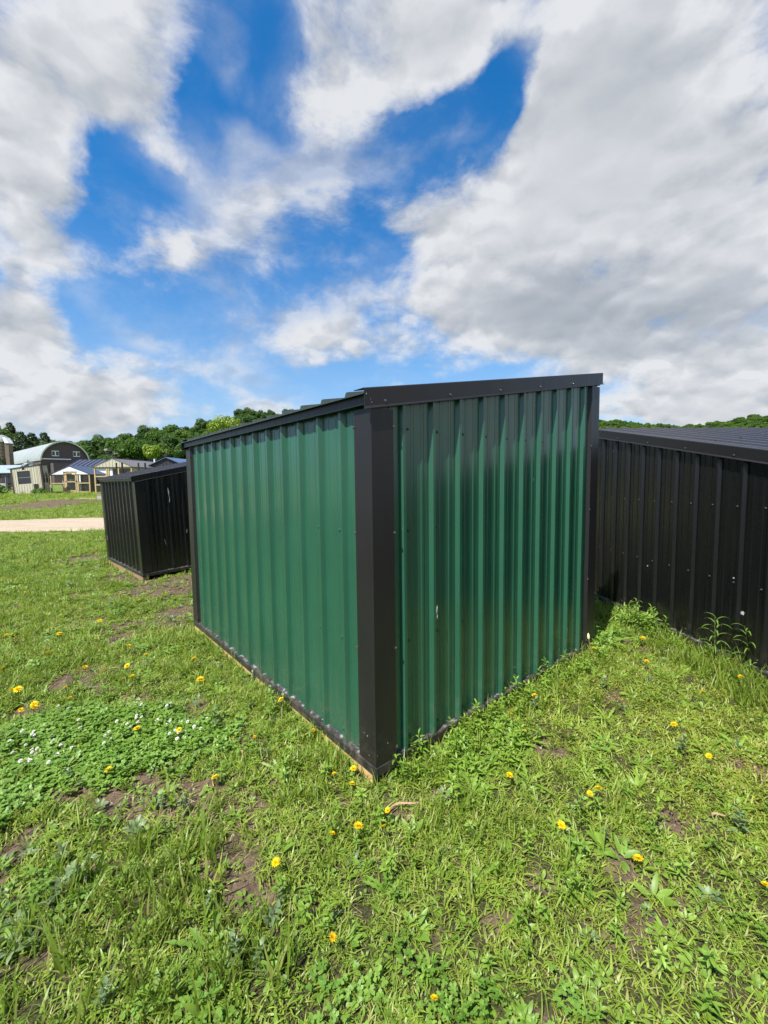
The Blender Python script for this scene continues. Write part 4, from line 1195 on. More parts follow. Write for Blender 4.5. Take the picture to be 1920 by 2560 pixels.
def leaf(x, y, z, az, el, L, w, droop=.5, n=4, lobes=0.0, fold=.25):
    """broad leaf folded on its midrib, optionally with toothed lobes"""
    V = []; dx, dy = math.cos(az), math.sin(az); px, py = -dy, dx
    a = el
    cx, cy, cz = x, y, z
    for i in range(n + 1):
        t = i / n
        ww = w * .5 * math.sin(math.pi * min(.98, .08 + .92 * t)) ** .7
        if lobes: ww *= (1 - lobes) + lobes * (1 if i % 2 else .15)
        h = ww * fold
        V += [(cx - px * ww, cy - py * ww, cz + h), (cx, cy, cz), (cx + px * ww, cy + py * ww, cz + h)]
        s = L / n
        cx += dx * math.cos(a) * s; cy += dy * math.cos(a) * s; cz += math.sin(a) * s
        a -= droop / n
    Fq = []
    for i in range(n):
        Fq += [(3 * i, 3 * i + 1, 3 * i + 4, 3 * i + 3), (3 * i + 1, 3 * i + 2, 3 * i + 5, 3 * i + 4)]
    return V, Fq
def join(parts):
    V = []; Fq = []
    for v, f in parts:
        o = len(V); V += v; Fq += [tuple(i + o for i in q) for q in f]
    return V, Fq
def rosette(name, seed, n, L, w, el, mt, lobes=0, droop=.7, r=.01, z=(0, .01), segs=4):
    rd = random.Random(seed); P = []
    for i in range(n):
        a = 6.28 * i / n + rd.uniform(-.5, .5)
        P.append(leaf(r * math.cos(a), r * math.sin(a), rd.uniform(*z), a, rd.uniform(*el), rd.uniform(*L), w * rd.uniform(.7, 1.2), droop * rd.uniform(.6, 1.4), segs, lobes))
    me = np_mesh(name, *join(P), mt); return me
def herb(name, seed, H, n, L, w, mt, lean=.15, el=(.2, .8), lobes=0):
    """upright weed: stem with leaves all the way up"""
    rd = random.Random(seed); P = []
    a0 = rd.uniform(0, 6.28); lx = math.cos(a0) * lean; ly = math.sin(a0) * lean
    B = [[(-.0015, 0, 0), (.0015, 0, 0), (lx * H * .5 - .001, ly * H * .5, H * .5), (lx * H * .5 + .001, ly * H * .5, H * .5), (lx * H - .0005, ly * H, H), (lx * H + .0005, ly * H, H)]]
    P.append(strips(B))
    for i in range(n):
        t = .15 + .85 * (i / n); a = i * 2.4 + rd.uniform(-.3, .3)
        P.append(leaf(lx * H * t, ly * H * t, H * t, a, rd.uniform(*el) + (.5 if t > .85 else 0), rd.uniform(*L) * (1.05 - .45 * t), w * rd.uniform(.8, 1.2), .9, 3, lobes))
    return np_mesh(name, *join(P), mt)
def clover_tuft(name, seed, n, r, mt):
    rd = random.Random(seed); P = []
    for i in range(n):
        a = rd.uniform(0, 6.28); q = r * math.sqrt(rd.random()); x, y, z = q * math.cos(a), q * math.sin(a), rd.uniform(.018, .045)
        P.append(strips([[(x * .7 - .0006, y * .7, 0), (x * .7 + .0006, y * .7, 0), (x - .0006, y, z), (x + .0006, y, z)]]))
        for k in range(3):
            P.append(leaf(x, y, z, a + k * 2.09, rd.uniform(-.1, .35), rd.uniform(.011, .016), .012, .2, 2, 0, .12))
    return np_mesh(name, *join(P), mt)

G_SHORT = leafy('short_grass_blade', (.160, .270, .028), (.360, .455, .062), .42, yellow=(.46, .40, .16))
G_TALL = leafy('tall_grass_blade', (.140, .245, .026), (.275, .380, .045), .44, yellow=(.30, .27, .08))
G_BROAD = leafy('broad_weed_leaf', (.150, .290, .036), (.285, .430, .060), .42)
G_CLOV = leafy('clover_leaf', (.135, .285, .040), (.260, .400, .060), .38)
G_GREY = leafy('grey_green_leaf', (.145, .225, .100), (.230, .310, .150), .32)
G_STRAW = leafy('dry_straw', (.30, .23, .12), (.42, .34, .19), .1)
G_MOSS = leafy('yellow_moss_leaf', (.20, .23, .03), (.33, .32, .04), .3)

def scatter(name, protos, P, rot, sc, idx, tint, label=None):
    me = bpy.data.meshes.new(name)
    n = len(P)
    me.vertices.add(n); me.vertices.foreach_set('co', np.asarray(P, np.float32).ravel())
    def at(nm, ty, arr, key='value'):
        a = me.attributes.new(nm, ty, 'POINT'); a.data.foreach_set(key, np.ascontiguousarray(arr).ravel())
    at('turn', 'FLOAT_VECTOR', np.asarray(rot, np.float32), 'vector')
    at('size', 'FLOAT', np.asarray(sc, np.float32))
    at('pick', 'INT', np.asarray(idx, np.int32))
    at('tint', 'FLOAT', np.asarray(tint, np.float32))
    o = bpy.data.objects.new(name, me); COL.objects.link(o)
    col = bpy.data.collections.new(name + '_kinds')
    for i, p in enumerate(protos):
        c = bpy.data.objects.new('%s_kind_%02d' % (name, i), p); col.objects.link(c)
    ng = bpy.data.node_groups.new(name, 'GeometryNodeTree')
    ng.interface.new_socket('Geometry', in_out='INPUT', socket_type='NodeSocketGeometry')
    ng.interface.new_socket('Geometry', in_out='OUTPUT', socket_type='NodeSocketGeometry')
    N = ng.nodes; Lk = ng.links
    gi = N.new('NodeGroupInput'); go = N.new('NodeGroupOutput')
    ci = N.new('GeometryNodeCollectionInfo'); ci.inputs['Collection'].default_value = col
    ci.inputs['Separate Children'].default_value = True; ci.inputs['Reset Children'].default_value = True
    def na(nm, ty):
        a = N.new('GeometryNodeInputNamedAttribute'); a.data_type = ty; a.inputs['Name'].default_value = nm; return a.outputs['Attribute']
    ip = N.new('GeometryNodeInstanceOnPoints')
    Lk.new(gi.outputs[0], ip.inputs['Points']); Lk.new(ci.outputs[0], ip.inputs['Instance'])
    ip.inputs['Pick Instance'].default_value = True
    Lk.new(na('pick', 'INT'), ip.inputs['Instance Index'])
    er = N.new('FunctionNodeEulerToRotation'); Lk.new(na('turn', 'FLOAT_VECTOR'), er.inputs[0]); Lk.new(er.outputs[0], ip.inputs['Rotation'])
    Lk.new(na('size', 'FLOAT'), ip.inputs['Scale'])
    Lk.new(ip.outputs[0], go.inputs[0])
    md = o.modifiers.new('scatter', 'NODES'); md.node_group = ng
    o['kind'] = 'stuff'
    if label: o['label'] = label
    return o

# footprints kept free of plants
def foot(e, L, Dp, pad):
    c, s = math.cos(e.rotation_euler.z), math.sin(e.rotation_euler.z)
    ox, oy = e.location.x, e.location.y
    def f(x, y):
        u = (x - ox) * c + (y - oy) * s; v = -(x - ox) * s + (y - oy) * c
        return (u > -pad) & (u < Dp + pad) & (v > -pad) & (v < L + pad), u, v
    return f
FG = foot(green, 3.085, 2.492, .012); FL = foot(lblack, 2.30, 2.44, .03); FR = foot(rblack, LR, DR, .02)
G = np.random.default_rng(11)
def sample(y0, y1, dens, x0=None, x1=None):
    xm = .94 * y1 + 1.1
    xa = -xm if x0 is None else x0; xb = xm if x1 is None else x1
    n = int((xb - xa) * (y1 - y0) * dens)
    x = G.uniform(xa, xb, n); y = G.uniform(y0, y1, n)
    k = np.abs(x) < .94 * y + 1.1
    x, y = x[k], y[k]
    k = ~(FG(x, y)[0] | FL(x, y)[0] | FR(x, y)[0])
    x, y = x[k], y[k]
    # nothing hidden behind the green shed far away
    k = ~((y > 6.5) & (x > -.36 * y) & (x < .55 * y))
    x, y = x[k], y[k]
    ne, fa = road_edges(x)
    k = ~((y > ne - .05) & (y < fa + .05))
    return x[k], y[k]
ACC = {}
def put(layer, x, y, keep, scale, idx, tint, tilt=.25, zoff=-.004):
    k = G.random(len(x)) < keep
    x, y = x[k], y[k]; n = len(x)
    if not n: return
    sc = (np.broadcast_to(scale, k.shape)[k] if np.ndim(scale) else np.full(n, scale)) * G.uniform(.7, 1.35, n)
    ti = np.broadcast_to(tint, k.shape)[k] if np.ndim(tint) else np.full(n, tint)
    P = np.stack([x, y, tz(x, y) + zoff], 1)
    rot = np.stack([G.normal(0, tilt, n), G.normal(0, tilt, n), G.uniform(0, 6.28, n)], 1)
    idn = np.asarray(idx)[G.integers(0, len(idx), n)]
    ACC.setdefault(layer, []).append((P, rot, sc, idn, np.clip(ti + G.normal(0, .16, n), 0, 1)))
def tint_at(x, y):
    t = .15 + .85 * fnoise(x, y, .9, 51)
    t = t + .25 * sstep(.2, 1.6, x) * (y < 4)
    return np.clip(t - .05, 0, 1)
def dry_at(x, y):
    return sstep(.52, .72, fnoise(x, y, 2.3, 61))
# --- prototypes
TURF = [tuft('tuft', 1, 16, .045, (.025, .060), 0.0050, (.3, 1.2), (.15, .8), G_SHORT), tuft('tuft', 2, 16, .045, (.020, .050), 0.0046, (.4, 1.3), (.1, .75), G_SHORT),
        tuft('tuft', 3, 14, .040, (.030, .075), 0.0056, (.2, 1.1), (.1, .5), G_SHORT), tuft('tuft', 4, 18, .050, (.018, .042), 0.0044, (.5, 1.4), (.1, .6), G_SHORT),
        tuft('tuft', 5, 9, .035, (.050, .105), .0062, (.1, .8), (.1, .5), G_TALL), tuft('tuft', 6, 8, .035, (.060, .125), .0066, (.05, .6), (.1, .45), G_TALL),
        tuft('tuft', 7, 9, .040, (.080, .170), .0068, (.0, .5), (.05, .4), G_TALL), tuft('tuft', 8, 7, .04, (.09, .19), .0072, (.0, .45), (.05, .45), G_TALL)]
WEED = [rosette('weed', 11, 7, (.018, .032), .012, (.1, .7), G_BROAD), rosette('weed', 12, 6, (.022, .040), .016, (.1, .6), G_BROAD), rosette('weed', 13, 9, (.014, .026), .008, (.2, .9), G_BROAD),
        rosette('weed', 14, 8, (.035, .060), .020, (.2, .9), G_BROAD), rosette('weed', 15, 9, (.07, .13), .026, (.15, .7), G_BROAD, .65, .8, .01, (0, .01), 9), rosette('weed', 16, 8, (.06, .11), .022, (.2, .8), G_BROAD, .6, .8, .01, (0, .01), 9),
        herb('weed', 17, .10, 14, (.03, .05), .009, G_BROAD), herb('weed', 18, .075, 12, (.028, .045), .010, G_BROAD), herb('weed', 19, .13, 16, (.035, .055), .010, G_BROAD),
        rosette('weed', 20, 8, (.05, .09), .030, (.2, .8), G_GREY, .5, .9, .01, (0, .02), 7), rosette('weed', 21, 7, (.03, .055), .022, (.2, .9), G_GREY), herb('weed', 22, .11, 12, (.035, .06), .022, G_GREY, lobes=.4),
        rosette('weed', 23, 14, (.006, .012), .006, (.1, .8), G_MOSS, 0, .4, .02, (0, .015), 2), rosette('weed', 24, 16, (.006, .013), .006, (.1, .9), G_MOSS, 0, .4, .03, (0, .02), 2),
        rosette('weed', 25, 10, (.010, .018), .007, (.1, .9), G_BROAD, 0, .5, .018, (0, .02), 2), rosette('weed', 26, 6, (.03, .05), .030, (.1, .5), G_BROAD)]
CLOV = [clover_tuft('clover', 31, 12, .05, G_CLOV), clover_tuft('clover', 32, 14, .055, G_CLOV), clover_tuft('clover', 33, 10, .045, G_CLOV)]
STRAW = [tuft('straw', 41, 5, .05, (.03, .09), .0026, (1.2, 1.55), (-.02, .05), G_STRAW), tuft('straw', 42, 4, .06, (.04, .12), .0032, (1.25, 1.56), (-.02, .03), G_STRAW), tuft('straw', 43, 7, .05, (.02, .05), .0022, (1.0, 1.5), (0, .1), G_STRAW)]
def soft_clover(x, y):
    jx = .55 * (fnoise(x, y, 1.6, 111) - .5) + .30 * (fnoise(x, y, 5.0, 115) - .5); jy = .55 * (fnoise(x, y, 1.6, 121) - .5) + .30 * (fnoise(x, y, 5.0, 125) - .5)
    return in_poly(x + jx, y + jy, CLOVER) * (.55 + .45 * fnoise(x, y, 3.0, 131)) + .10 * sstep(.45, .7, fnoise(x, y, 2.0, 135))
def zone(y0, y1, k, s, x0=None, x1=None, detail=True):
    """k: density factor, s: plant size factor"""
    x, y = sample(y0, y1, 1150 * k, x0, x1)
    so = soil_mask(x, y); dr = dry_at(x, y); cl = soft_clover(x, y); tl = in_poly(x, y, TALL); ti = tint_at(x, y)
    hgt = fnoise(x, y, 1.6, 71)
    put('grass', x, y, (1 - .96 * so) * (1 - .60 * cl) * np.where(tl, .6, 1) * (.55 + .45 * hgt), s * (.75 + .5 * hgt), range(0, 4), ti)
    x, y = sample(y0, y1, 220 * k, x0, x1)
    so = soil_mask(x, y); tl = in_poly(x, y, TALL); hgt = fnoise(x, y, 1.6, 71)
    put('grass', x, y, (1 - .9 * so) * sstep(.36, .62, hgt), s * .95, (4, 5), tint_at(x, y))
    put('grass', x, y, tl * (1 - .8 * so) * 1.0, s * .95, (5, 6, 7), tint_at(x, y) * .7, .15)
    put('weeds', x, y, (1 - .8 * so) * .45, s, (0, 1, 2, 3, 14), tint_at(x, y))
    if detail:
        x, y = sample(y0, y1, 560 * k, x0, x1)
        so = soil_mask(x, y); f = fnoise(x, y, 2.7, 81)
        put('weeds', x, y, (1 - .88 * so) * .75 * (.4 + .6 * f), s * .9, (0, 1, 2, 14, 14), tint_at(x, y))
        put('weeds', x, y, so * .13, s * .8, (0, 2, 6, 7, 10), .4)
        mo = sstep(.9, 1.7, x) * sstep(1.5, 1.9, y) * (1 - sstep(2.9, 3.4, y)) * (f > .45)
        put('weeds', x, y, mo * .9, s * 1.3, (12, 13), .5)
        x, y = sample(y0, y1, 60 * k, x0, x1)
        so = soil_mask(x, y); f = fnoise(x, y, 1.3, 91)
        put('weeds', x, y, (1 - .7 * so) * .11, s * .8, (4, 5), tint_at(x, y))
        put('weeds', x, y, (1 - .9 * so) * .5 * sstep(.5, .7, f), s, (6, 7, 8), tint_at(x, y))
        f2 = fnoise(x, y, 1.1, 95)
        put('weeds', x, y, (1 - .6 * so) * (.05 + .6 * sstep(.60, .74, f2)), s * .8, (9, 10, 10, 11), .5)
        f3 = fnoise(x, y, 1.5, 99)
        put('weeds', x, y, sstep(.6, .72, f3) * .7, s * .75, (15, 3), .6)
        x, y = sample(y0, y1, 130 * k, x0, x1)
        lf = sstep(-.1, -.7, x) * (y < 1.95) * sstep(.40, .60, fnoise(x, y, 1.4, 141))
        put('weeds', x, y, lf * (1 - .8 * soil_mask(x, y)) * .9, s * .85, (3, 10, 9, 10, 11, 14), .45)
        x, y = sample(y0, y1, 110 * k, x0, x1)
        put('straw', x, y, .35 + .65 * dry_at(x, y), s * .6, range(3), .5, .12, .004)
        put('clover', x, y, (1 - soil_mask(x, y)) * .9 * sstep(.55, .7, fnoise(x, y, 1.2, 103)), s, range(3), .4)
zone(.55, 3.6, 1.0, 1.0)
zone(3.6, 8.0, .62, 1.12)
zone(8.0, 14.6, .26, 1.5, -16.5, -2.5)
zone(19.2, 27.0, .060, 2.3, -27.0, -6.0, False)
zone(27.0, 36.5, .032, 3.0, -36.0, -10.0, False)
# clover patch
x, y = sample(1.7, 3.5, 1250, -3.2, -.9)
put('clover', x, y, soft_clover(x, y) * (1 - .85 * soil_mask(x, y)), 1.0, range(3), .45)
# rank growth along the foot of the walls
def along(e, u0, u1, v0, v1, n, layer, idx, sc, tint, tilt=.2):
    c, s = math.cos(e.rotation_euler.z), math.sin(e.rotation_euler.z)
    u = G.uniform(u0, u1, n); v = v0 + (v1 - v0) * G.random(n) ** 1.5
    x = e.location.x + u * c - v * s; y = e.location.y + u * s + v * c
    put(layer, x, y, 1.0, sc, idx, tint, tilt)
along(green, .12, 2.5, -.05, -.26, 170, 'grass', (4, 5, 6), .85, .6)
along(green, .10, 2.5, -.05, -.22, 120, 'weeds', (6, 7, 8, 3), 1.05, .6)
along(green, .25, .95, -.10, -.42, 95, 'weeds', (4, 5, 8, 3, 6), 1.0, .65)
along(green, -.16, -.05, .3, 3.0, 120, 'grass', (2, 4), .8, .5)
along(green, -.14, -.05, .2, 3.0, 60, 'weeds', (0, 3, 14), .8, .5)
along(green, 2.56, 2.9, -.1, .8, 90, 'weeds', (6, 8, 3, 4), 1.5, .5)
along(rblack, .3, 3.2, LR + .05, LR + .26, 170, 'weeds', (6, 8, 3, 7, 4), 1.0, .6)
along(rblack, .3, 3.2, LR + .05, LR + .40, 420, 'grass', (4, 5, 6, 6), 1.05, .6)
along(rblack, 1.7, 2.15, LR + .05, LR + .24, 40, 'weeds', (8, 8, 6), 1.55, .6)
along(rblack, .2, 1.1, LR + .05, LR + .35, 110, 'grass', (6, 7), 1.15, .5)
PR = {'grass': TURF, 'weeds': WEED, 'clover': CLOV, 'straw': STRAW}
LB = {'grass': 'patchy mown grass covering the yard', 'weeds': 'low broadleaf weeds growing through the grass', 'clover': 'clover leaves growing in patches in the grass', 'straw': 'dry straw and dead blades lying in the grass'}
NMS = {'grass': 'grass', 'weeds': 'weeds', 'clover': 'clover', 'straw': 'straw'}
for ly, L_ in ACC.items():
    cat_ = [np.concatenate([q[i] for q in L_]) for i in range(5)]
    print('layer', ly, len(cat_[0]))
    scatter(NMS[ly], PR[ly], *cat_, label=LB[ly])

# soil crumbs and small stones on the bare patches
CRUMB = []
for i in range(3):
    rd = random.Random(60 + i); import bmesh
    bm = bmesh.new(); bmesh.ops.create_icosphere(bm, subdivisions=1, radius=.007)
    for v in bm.verts: v.co *= rd.uniform(.65, 1.3); v.co.z *= .7
    me = bpy.data.meshes.new('crumb'); bm.to_mesh(me); bm.free()
    me.materials.append(plain('soil_crumb_%d' % i, ((.10, .07, .05), (.16, .115, .08), (.26, .22, .18))[i], .95)); CRUMB.append(me)
x, y = sample(.6, 7.0, 2000, -6.5, 3.5)
k = G.random(len(x)) < soil_mask(x, y) * .5
x, y = x[k], y[k]; n = len(x)
scatter('soil_crumbs', CRUMB, np.stack([x, y, tz(x, y) - .012], 1), G.uniform(0, 6, (n, 3)), G.uniform(.3, 1.5, n), G.choice(3, n, p=[.5, .44, .06]), G.random(n), 'soil crumbs on the bare patches')

# ------------------------------------------------------------------ dandelions, each one a flower
YEL = leafy('dandelion_petal', (.82, .56, .008), (.90, .66, .012), .18, attr=False, spec=.2)
YEO = leafy('faded_petal', (.78, .47, .010), (.82, .54, .02), .15, attr=False, spec=.2)
STEM = leafy('flower_stem', (.12, .16, .04), (.16, .14, .06), .2, attr=False)
def flower_head(nm, seed, mt, rad, open_=1.0):
    rd = random.Random(seed); P = []
    for ring, (n, L, el, z) in enumerate(((17, 1.0, .12, 0), (15, .82, .42, .001), (12, .6, .75, .002), (9, .38, 1.1, .003))):
        for i in range(n):
            a = 6.28 * (i + .5 * ring) / n + rd.uniform(-.1, .1)
            P.append(leaf(.0015 * math.cos(a), .0015 * math.sin(a), z, a, el + (1 - open_) * .9 + rd.uniform(-.12, .12), rad * L * rd.uniform(.88, 1.08), rad * .26, .35, 2, 0, .1))
    return np_mesh(nm, *join(P), mt)
HEADS = [flower_head('flower_head', 1, YEL, .0185), flower_head('flower_head', 2, YEL, .0165, .8), flower_head('flower_head', 3, YEL, .0175, .95)]
HSMALL = flower_head('flower_head', 4, YEO, .012, .5)
def stem_mesh(seed, H):
    rd = random.Random(seed)
    return MB().tube([(rd.uniform(-.03, .03), rd.uniform(-.03, .03), -.01), (rd.uniform(-.008, .008), rd.uniform(-.008, .008), H * .55), (0, 0, H)], [.0022, .0019, .0017], 5).mesh('stem', STEM)
STEMS = [stem_mesh(i, h) for i, h in enumerate((.05, .06, .075))]
DANDELIONS = [[-6.1,6.64],
  [-5.91,6.5],
  [-5.84,6.75],
  [-4.98,5.71],
  [-3.57,5.56],
  [-3.12,5.24],
  [-3.75,5.09],
  [-3.37,4.53],
  [-3.14,4.51],
  [-3.84,4.15],
  [-3.61,3.99],
  [-3.28,4.12],
  [-2.88,4.08],
  [-2.38,3.78],
  [-3.01,3.64],
  [-2.07,3.52],
  [-1.61,3.42],
  [-2.45,3.31],
  [-2.22,3.22],
  [-2.11,3.32],
  [-1.99,3.18],
  [-3.12,3.32],
  [-2.77,3.0],
  [-2.68,2.95],
  [-2.34,2.96],
  [-2.26,2.89],
  [-2.49,2.75],
  [-2.43,2.79],
  [-2.39,2.74],
  [-2.01,3.11],
  [-1.55,2.5],
  [-1.27,2.46],
  [-1.4,3.06],
  [-1.5,2.15],
  [-0.7,2.69],
  [-0.45,2.46],
  [-0.79,2.4],
  [-0.89,2.06],
  [-0.28,2.11],
  [-0.18,2.14],
  [-0.18,2.04],
  [-0.0,1.82],
  [-0.13,1.74],
  [-0.02,1.73],
  [-0.24,1.7],
  [-0.45,1.57],
  [0.33,2.43],
  [2.75,4.84],
  [2.35,3.73],
  [1.79,3.5],
  [1.71,3.39],
  [1.26,2.9],
  [1.01,2.75],
  [2.11,3.29],
  [2.19,2.8],
  [2.76,3.25],
  [2.58,2.95],
  [2.66,3.34],
  [1.75,2.45],
  [1.74,2.16],
  [0.62,2.02],
  [0.99,1.94],
  [1.04,1.96],
  [0.76,1.73],
  [0.84,2.45],
  [0.78,2.51],
  [1.02,1.6],
  [1.4,1.45],
  [0.13,1.12],
  [-0.19,1.29]]
SMALL_FLOWERS = {1, 5, 10, 24, 25, 29, 46 - 10, 40 + 12, 53, 55, 56, 64, 65, 69}
OWN = {
 32: 'dandelion flower in open grass a step out from the left green wall', 30: 'large dandelion flower in the middle of the white clover patch', 31: 'dandelion flower at the right edge of the white clover patch',
 33: 'dandelion flower at the lower edge of the clover patch above the dark soil', 34: 'dandelion flower nodding beside the sill of the left green wall', 35: 'dandelion flower right against the left green wall, nearest bloom to its base trim',
 37: 'large dandelion flower alone in the grass left of the near shed corner', 38: 'dandelion flower a hand left of the two blooms at the near shed corner', 39: 'dandelion flower touching the wood at the near shed corner, upper of two',
 40: 'dandelion flower just below the near shed corner, lower of two', 41: 'dandelion flower lying on the dry corn husk', 42: 'largest of the three dandelion flowers below the dry corn husk', 43: 'dandelion flower right below the dry corn husk',
 44: 'leftmost of the three dandelion flowers below the dry corn husk', 45: 'dandelion flower beside the small dark soil hole in the near grass', 46: 'dandelion flower under the right green wall beside the leafy weed clump', 47: 'dandelion flower at the foot of the long black shed deep in the gap',
 48: 'dandelion flower in the middle of the gap between the green and black sheds', 62: 'large open dandelion flower in the right foreground, right one of a pair', 61: 'ragged dandelion flower in the right foreground, left one of a pair', 63: 'dandelion flower alone below the pair in the right foreground',
 58: 'dandelion flower in the grass right of the bare soil spot', 59: 'dandelion flower on the yellowish moss at the right edge', 66: 'dandelion flower low in the right foreground grass', 67: 'dandelion flower cut by the right edge of the picture', 68: 'yellow flower bud nearest the bottom edge of the picture'}
FR_ = random.Random(3)
for i, (x, y) in enumerate(DANDELIONS):
    k = FR_.randrange(3); H = (.05, .06, .075)[k]
    small = i in SMALL_FLOWERS
    if i in OWN: lb = OWN[i]
    elif x < -1.0 and y > 4.6: lb = ('small ' if small else '') + 'dandelion flower in the far left grass towards the small black shed'
    elif x < -1.0: lb = ('small faded ' if small else '') + 'dandelion flower in the left grass above the clover patch'
    elif x > 0.3 and y > 2.6: lb = ('small faded ' if small else '') + 'dandelion flower in the grassy gap before the long black shed'
    else: lb = ('small faded ' if small else '') + 'dandelion flower scattered in the near grass'
    e = thing('dandelion', lb, 'flower', (x, y, gz(x, y)), 0, 'dandelions in the grass')
    s = FR_.uniform(.78, 1.18)
    if i in (30, 37, 42, 62): s = 1.25
    if y > 2.5: e.scale = (1.45, 1.45, 1.6)
    o = bpy.data.objects.new('stem', STEMS[k]); COL.objects.link(o); o.parent = e; o.rotation_euler = (0, 0, FR_.uniform(0, 6.28))
    o = bpy.data.objects.new('flower_head', HSMALL if small else FR_.choice(HEADS)); COL.objects.link(o); o.parent = e
    o.location = (0, 0, H); o.scale = (s, s, s); o.rotation_euler = (FR_.uniform(.0, .55), FR_.uniform(-.45, .1), FR_.uniform(0, 6.28))
# white clover heads
CW = plain('clover_flower_white', (.66, .66, .58), .8, .1)
def clover_head(seed):
    rd = random.Random(seed); P = []
    for i in range(40):
        a = i * 2.4; t = (i + .5) / 40; el = math.asin(1 - 1.45 * t)
        P.append(leaf(.002 * math.cos(a), .002 * math.sin(a), 0, a, el, .0085 * rd.uniform(.8, 1.1), .0035, .2, 2, 0, .1))
    P.append(strips([[(-.0008, 0, -.05), (.0008, 0, -.05), (-.0008, 0, 0), (.0008, 0, 0)]]))
    return np_mesh('clover_flower', *join(P), CW)
CH = [clover_head(5), clover_head(6)]
n = 0
while n < 84:
    x = FR_.uniform(-3.05, -1.05); y = FR_.uniform(1.8, 3.15)
    if soft_clover(np.array([x]), np.array([y]))[0] < .3 or soil_mask(np.array([x]), np.array([y]))[0] > .3: continue
    if vnoise(np.array(x), np.array(y), 2.2, 7) < FR_.uniform(.15, .6): continue
    o = bpy.data.objects.new('clover_flower', FR_.choice(CH)); COL.objects.link(o)
    o.location = (x, y, gz(x, y) + FR_.uniform(.045, .065)); o.rotation_euler = (FR_.uniform(-.3, .3), FR_.uniform(-.3, .3), FR_.uniform(0, 6)); s = FR_.uniform(.8, 1.25); o.scale = (s, s, s)
    tag(o, 'white clover flower head in the clover patch left of the green shed', 'flower', 'white clover flowers'); n += 1

# ------------------------------------------------------------------ single weeds and litter one can point to
def tall_weed(x, y, H, seed, label, nleaf=16, leafL=.12, lean=.15):
    rd = random.Random(seed); e = thing('tall_weed', label, 'weed', (x, y, gz(x, y)), rd.uniform(0, 6))
    pts = [(0, 0, -.02), (lean * .3, 0, H * .5), (lean, .01, H)]
    MB().tube(pts, [.004, .003, .0015], 6).build('stem', STEM, e)
    me = None
    for i in range(nleaf):
        t = .2 + .8 * i / nleaf; a = i * 2.4 + rd.uniform(-.3, .3)
        L = leafL * (1.1 - .5 * t)
        V, Fq = leaf(0, 0, 0, 0, .95, L, .012, 2.0, 6, 0, .2)
        o = bpy.data.objects.new('leaf', np_mesh('leaf', V, Fq, G_HERB)); COL.objects.link(o); o.parent = e
        q = t * 2
        px = np.interp(t, [0, .5, 1], [0, lean * .3, lean])
        o.location = (px, 0, H * t); o.rotation_euler = (0, 0, a)
    return e
G_HERB = leafy('herb_leaf', (.14, .26, .035), (.20, .34, .06), .36, attr=False)
tall_weed(2.66, 3.30, .42, 1, 'tall upright weed with drooping narrow leaves before the black wall, left of two', 20, .19, .04)
tall_weed(2.84, 3.16, .40, 2, 'tall upright weed with drooping narrow leaves before the black wall, right of two', 18, .17, -.05)
tall_weed(2.50, 4.05, .34, 3, 'bushy weed at the foot of the long black shed', 22, .11, .05)
tall_weed(2.58, 3.92, .30, 4, 'shorter bushy weed at the foot of the long black shed, right of the taller one', 20, .10, .03)
# arching shoot over the base trim
e = thing('arching_weed', 'thin weed arching in a hoop over the base trim of the right green wall', 'weed', (.90, 2.90, gz(.9, 2.9)), math.atan2(.645628, .763652))
pts = [(0, 0, -.01), (-.01, .01, .10), (.03, .015, .20), (.10, .015, .225), (.16, .01, .17), (.17, 0, .12)]
MB().tube(pts, [.0025, .0022, .002, .0017, .0013, .001], 5).build('stem', STEM, e)
for i, p in enumerate(pts[1:] + [(.07, .015, .218), (.135, .012, .20)]):
    for k in range(2):
        V, Fq = leaf(0, 0, 0, 0, .5, .026, .008, .6, 3, 0, .2)
        o = bpy.data.objects.new('leaf', np_mesh('leaf', V, Fq, G_HERB)); COL.objects.link(o); o.parent = e
        o.location = p; o.rotation_euler = (0, 0, i * 1.9 + k * 3.1)
# pale grass sprig at the corner
e = thing('grass_sprig', 'broad-bladed grass sprig standing at the near corner of the green shed', 'grass', (.085, 2.125, gz(.085, 2.12)), 0)
for i, (az, lean, L) in enumerate(((1.4, .12, .17), (1.9, .05, .13), (-.6, .5, .11), (2.9, .6, .10))):
    V, Fq = strips([blade(random, 0, 0, az, lean, L, .011, .22, 5)])
    o = bpy.data.objects.new('blade', np_mesh('blade', V, Fq, G_HERB)); COL.objects.link(o); o.parent = e
# dry corn husk and stalk
HUSK = plain('dry_husk', (.31, .215, .125), .8, .25, 30, grain=(2, 14, 2))
def husk(x, y, rz, L, w, label, arc=.02):
    e_ = MB(); n = 7; vs = []; fs = []
    for i in range(n + 1):
        t = i / n; ww = w * .5 * (math.sin(math.pi * (.1 + .85 * t)) ** .6); h = .012 + arc * math.sin(math.pi * t)
        for q, hh in ((-1, .004), (0, 0), (1, .006)): vs.append(((t - .5) * L, q * ww + .012 * math.sin(t * 5), h + hh))
    m_ = len(vs)
    vs += [(a, b, c - .0015) for a, b, c in vs]
    for i in range(n):
        for j in range(2):
            a = 3 * i + j; fs += [(a, a + 1, a + 4, a + 3), (m_ + a, m_ + a + 3, m_ + a + 4, m_ + a + 1)]
    for i in range(n):
        for j, s in ((0, 1), (2, -1)):
            a = 3 * i + j; fs.append((a, a + 3, m_ + a + 3, m_ + a) if s == 1 else (a + 3, a, m_ + a, m_ + a + 3))
    fs += [(0, m_, m_ + 1, 1), (1, m_ + 1, m_ + 2, 2)]
    e_.add(vs, fs); o = e_.build('dry_leaf', HUSK); o.location = (x, y, gz(x, y) + .012); o.rotation_euler = (0, .03, rz)
    return tag(o, label, 'dry leaf')
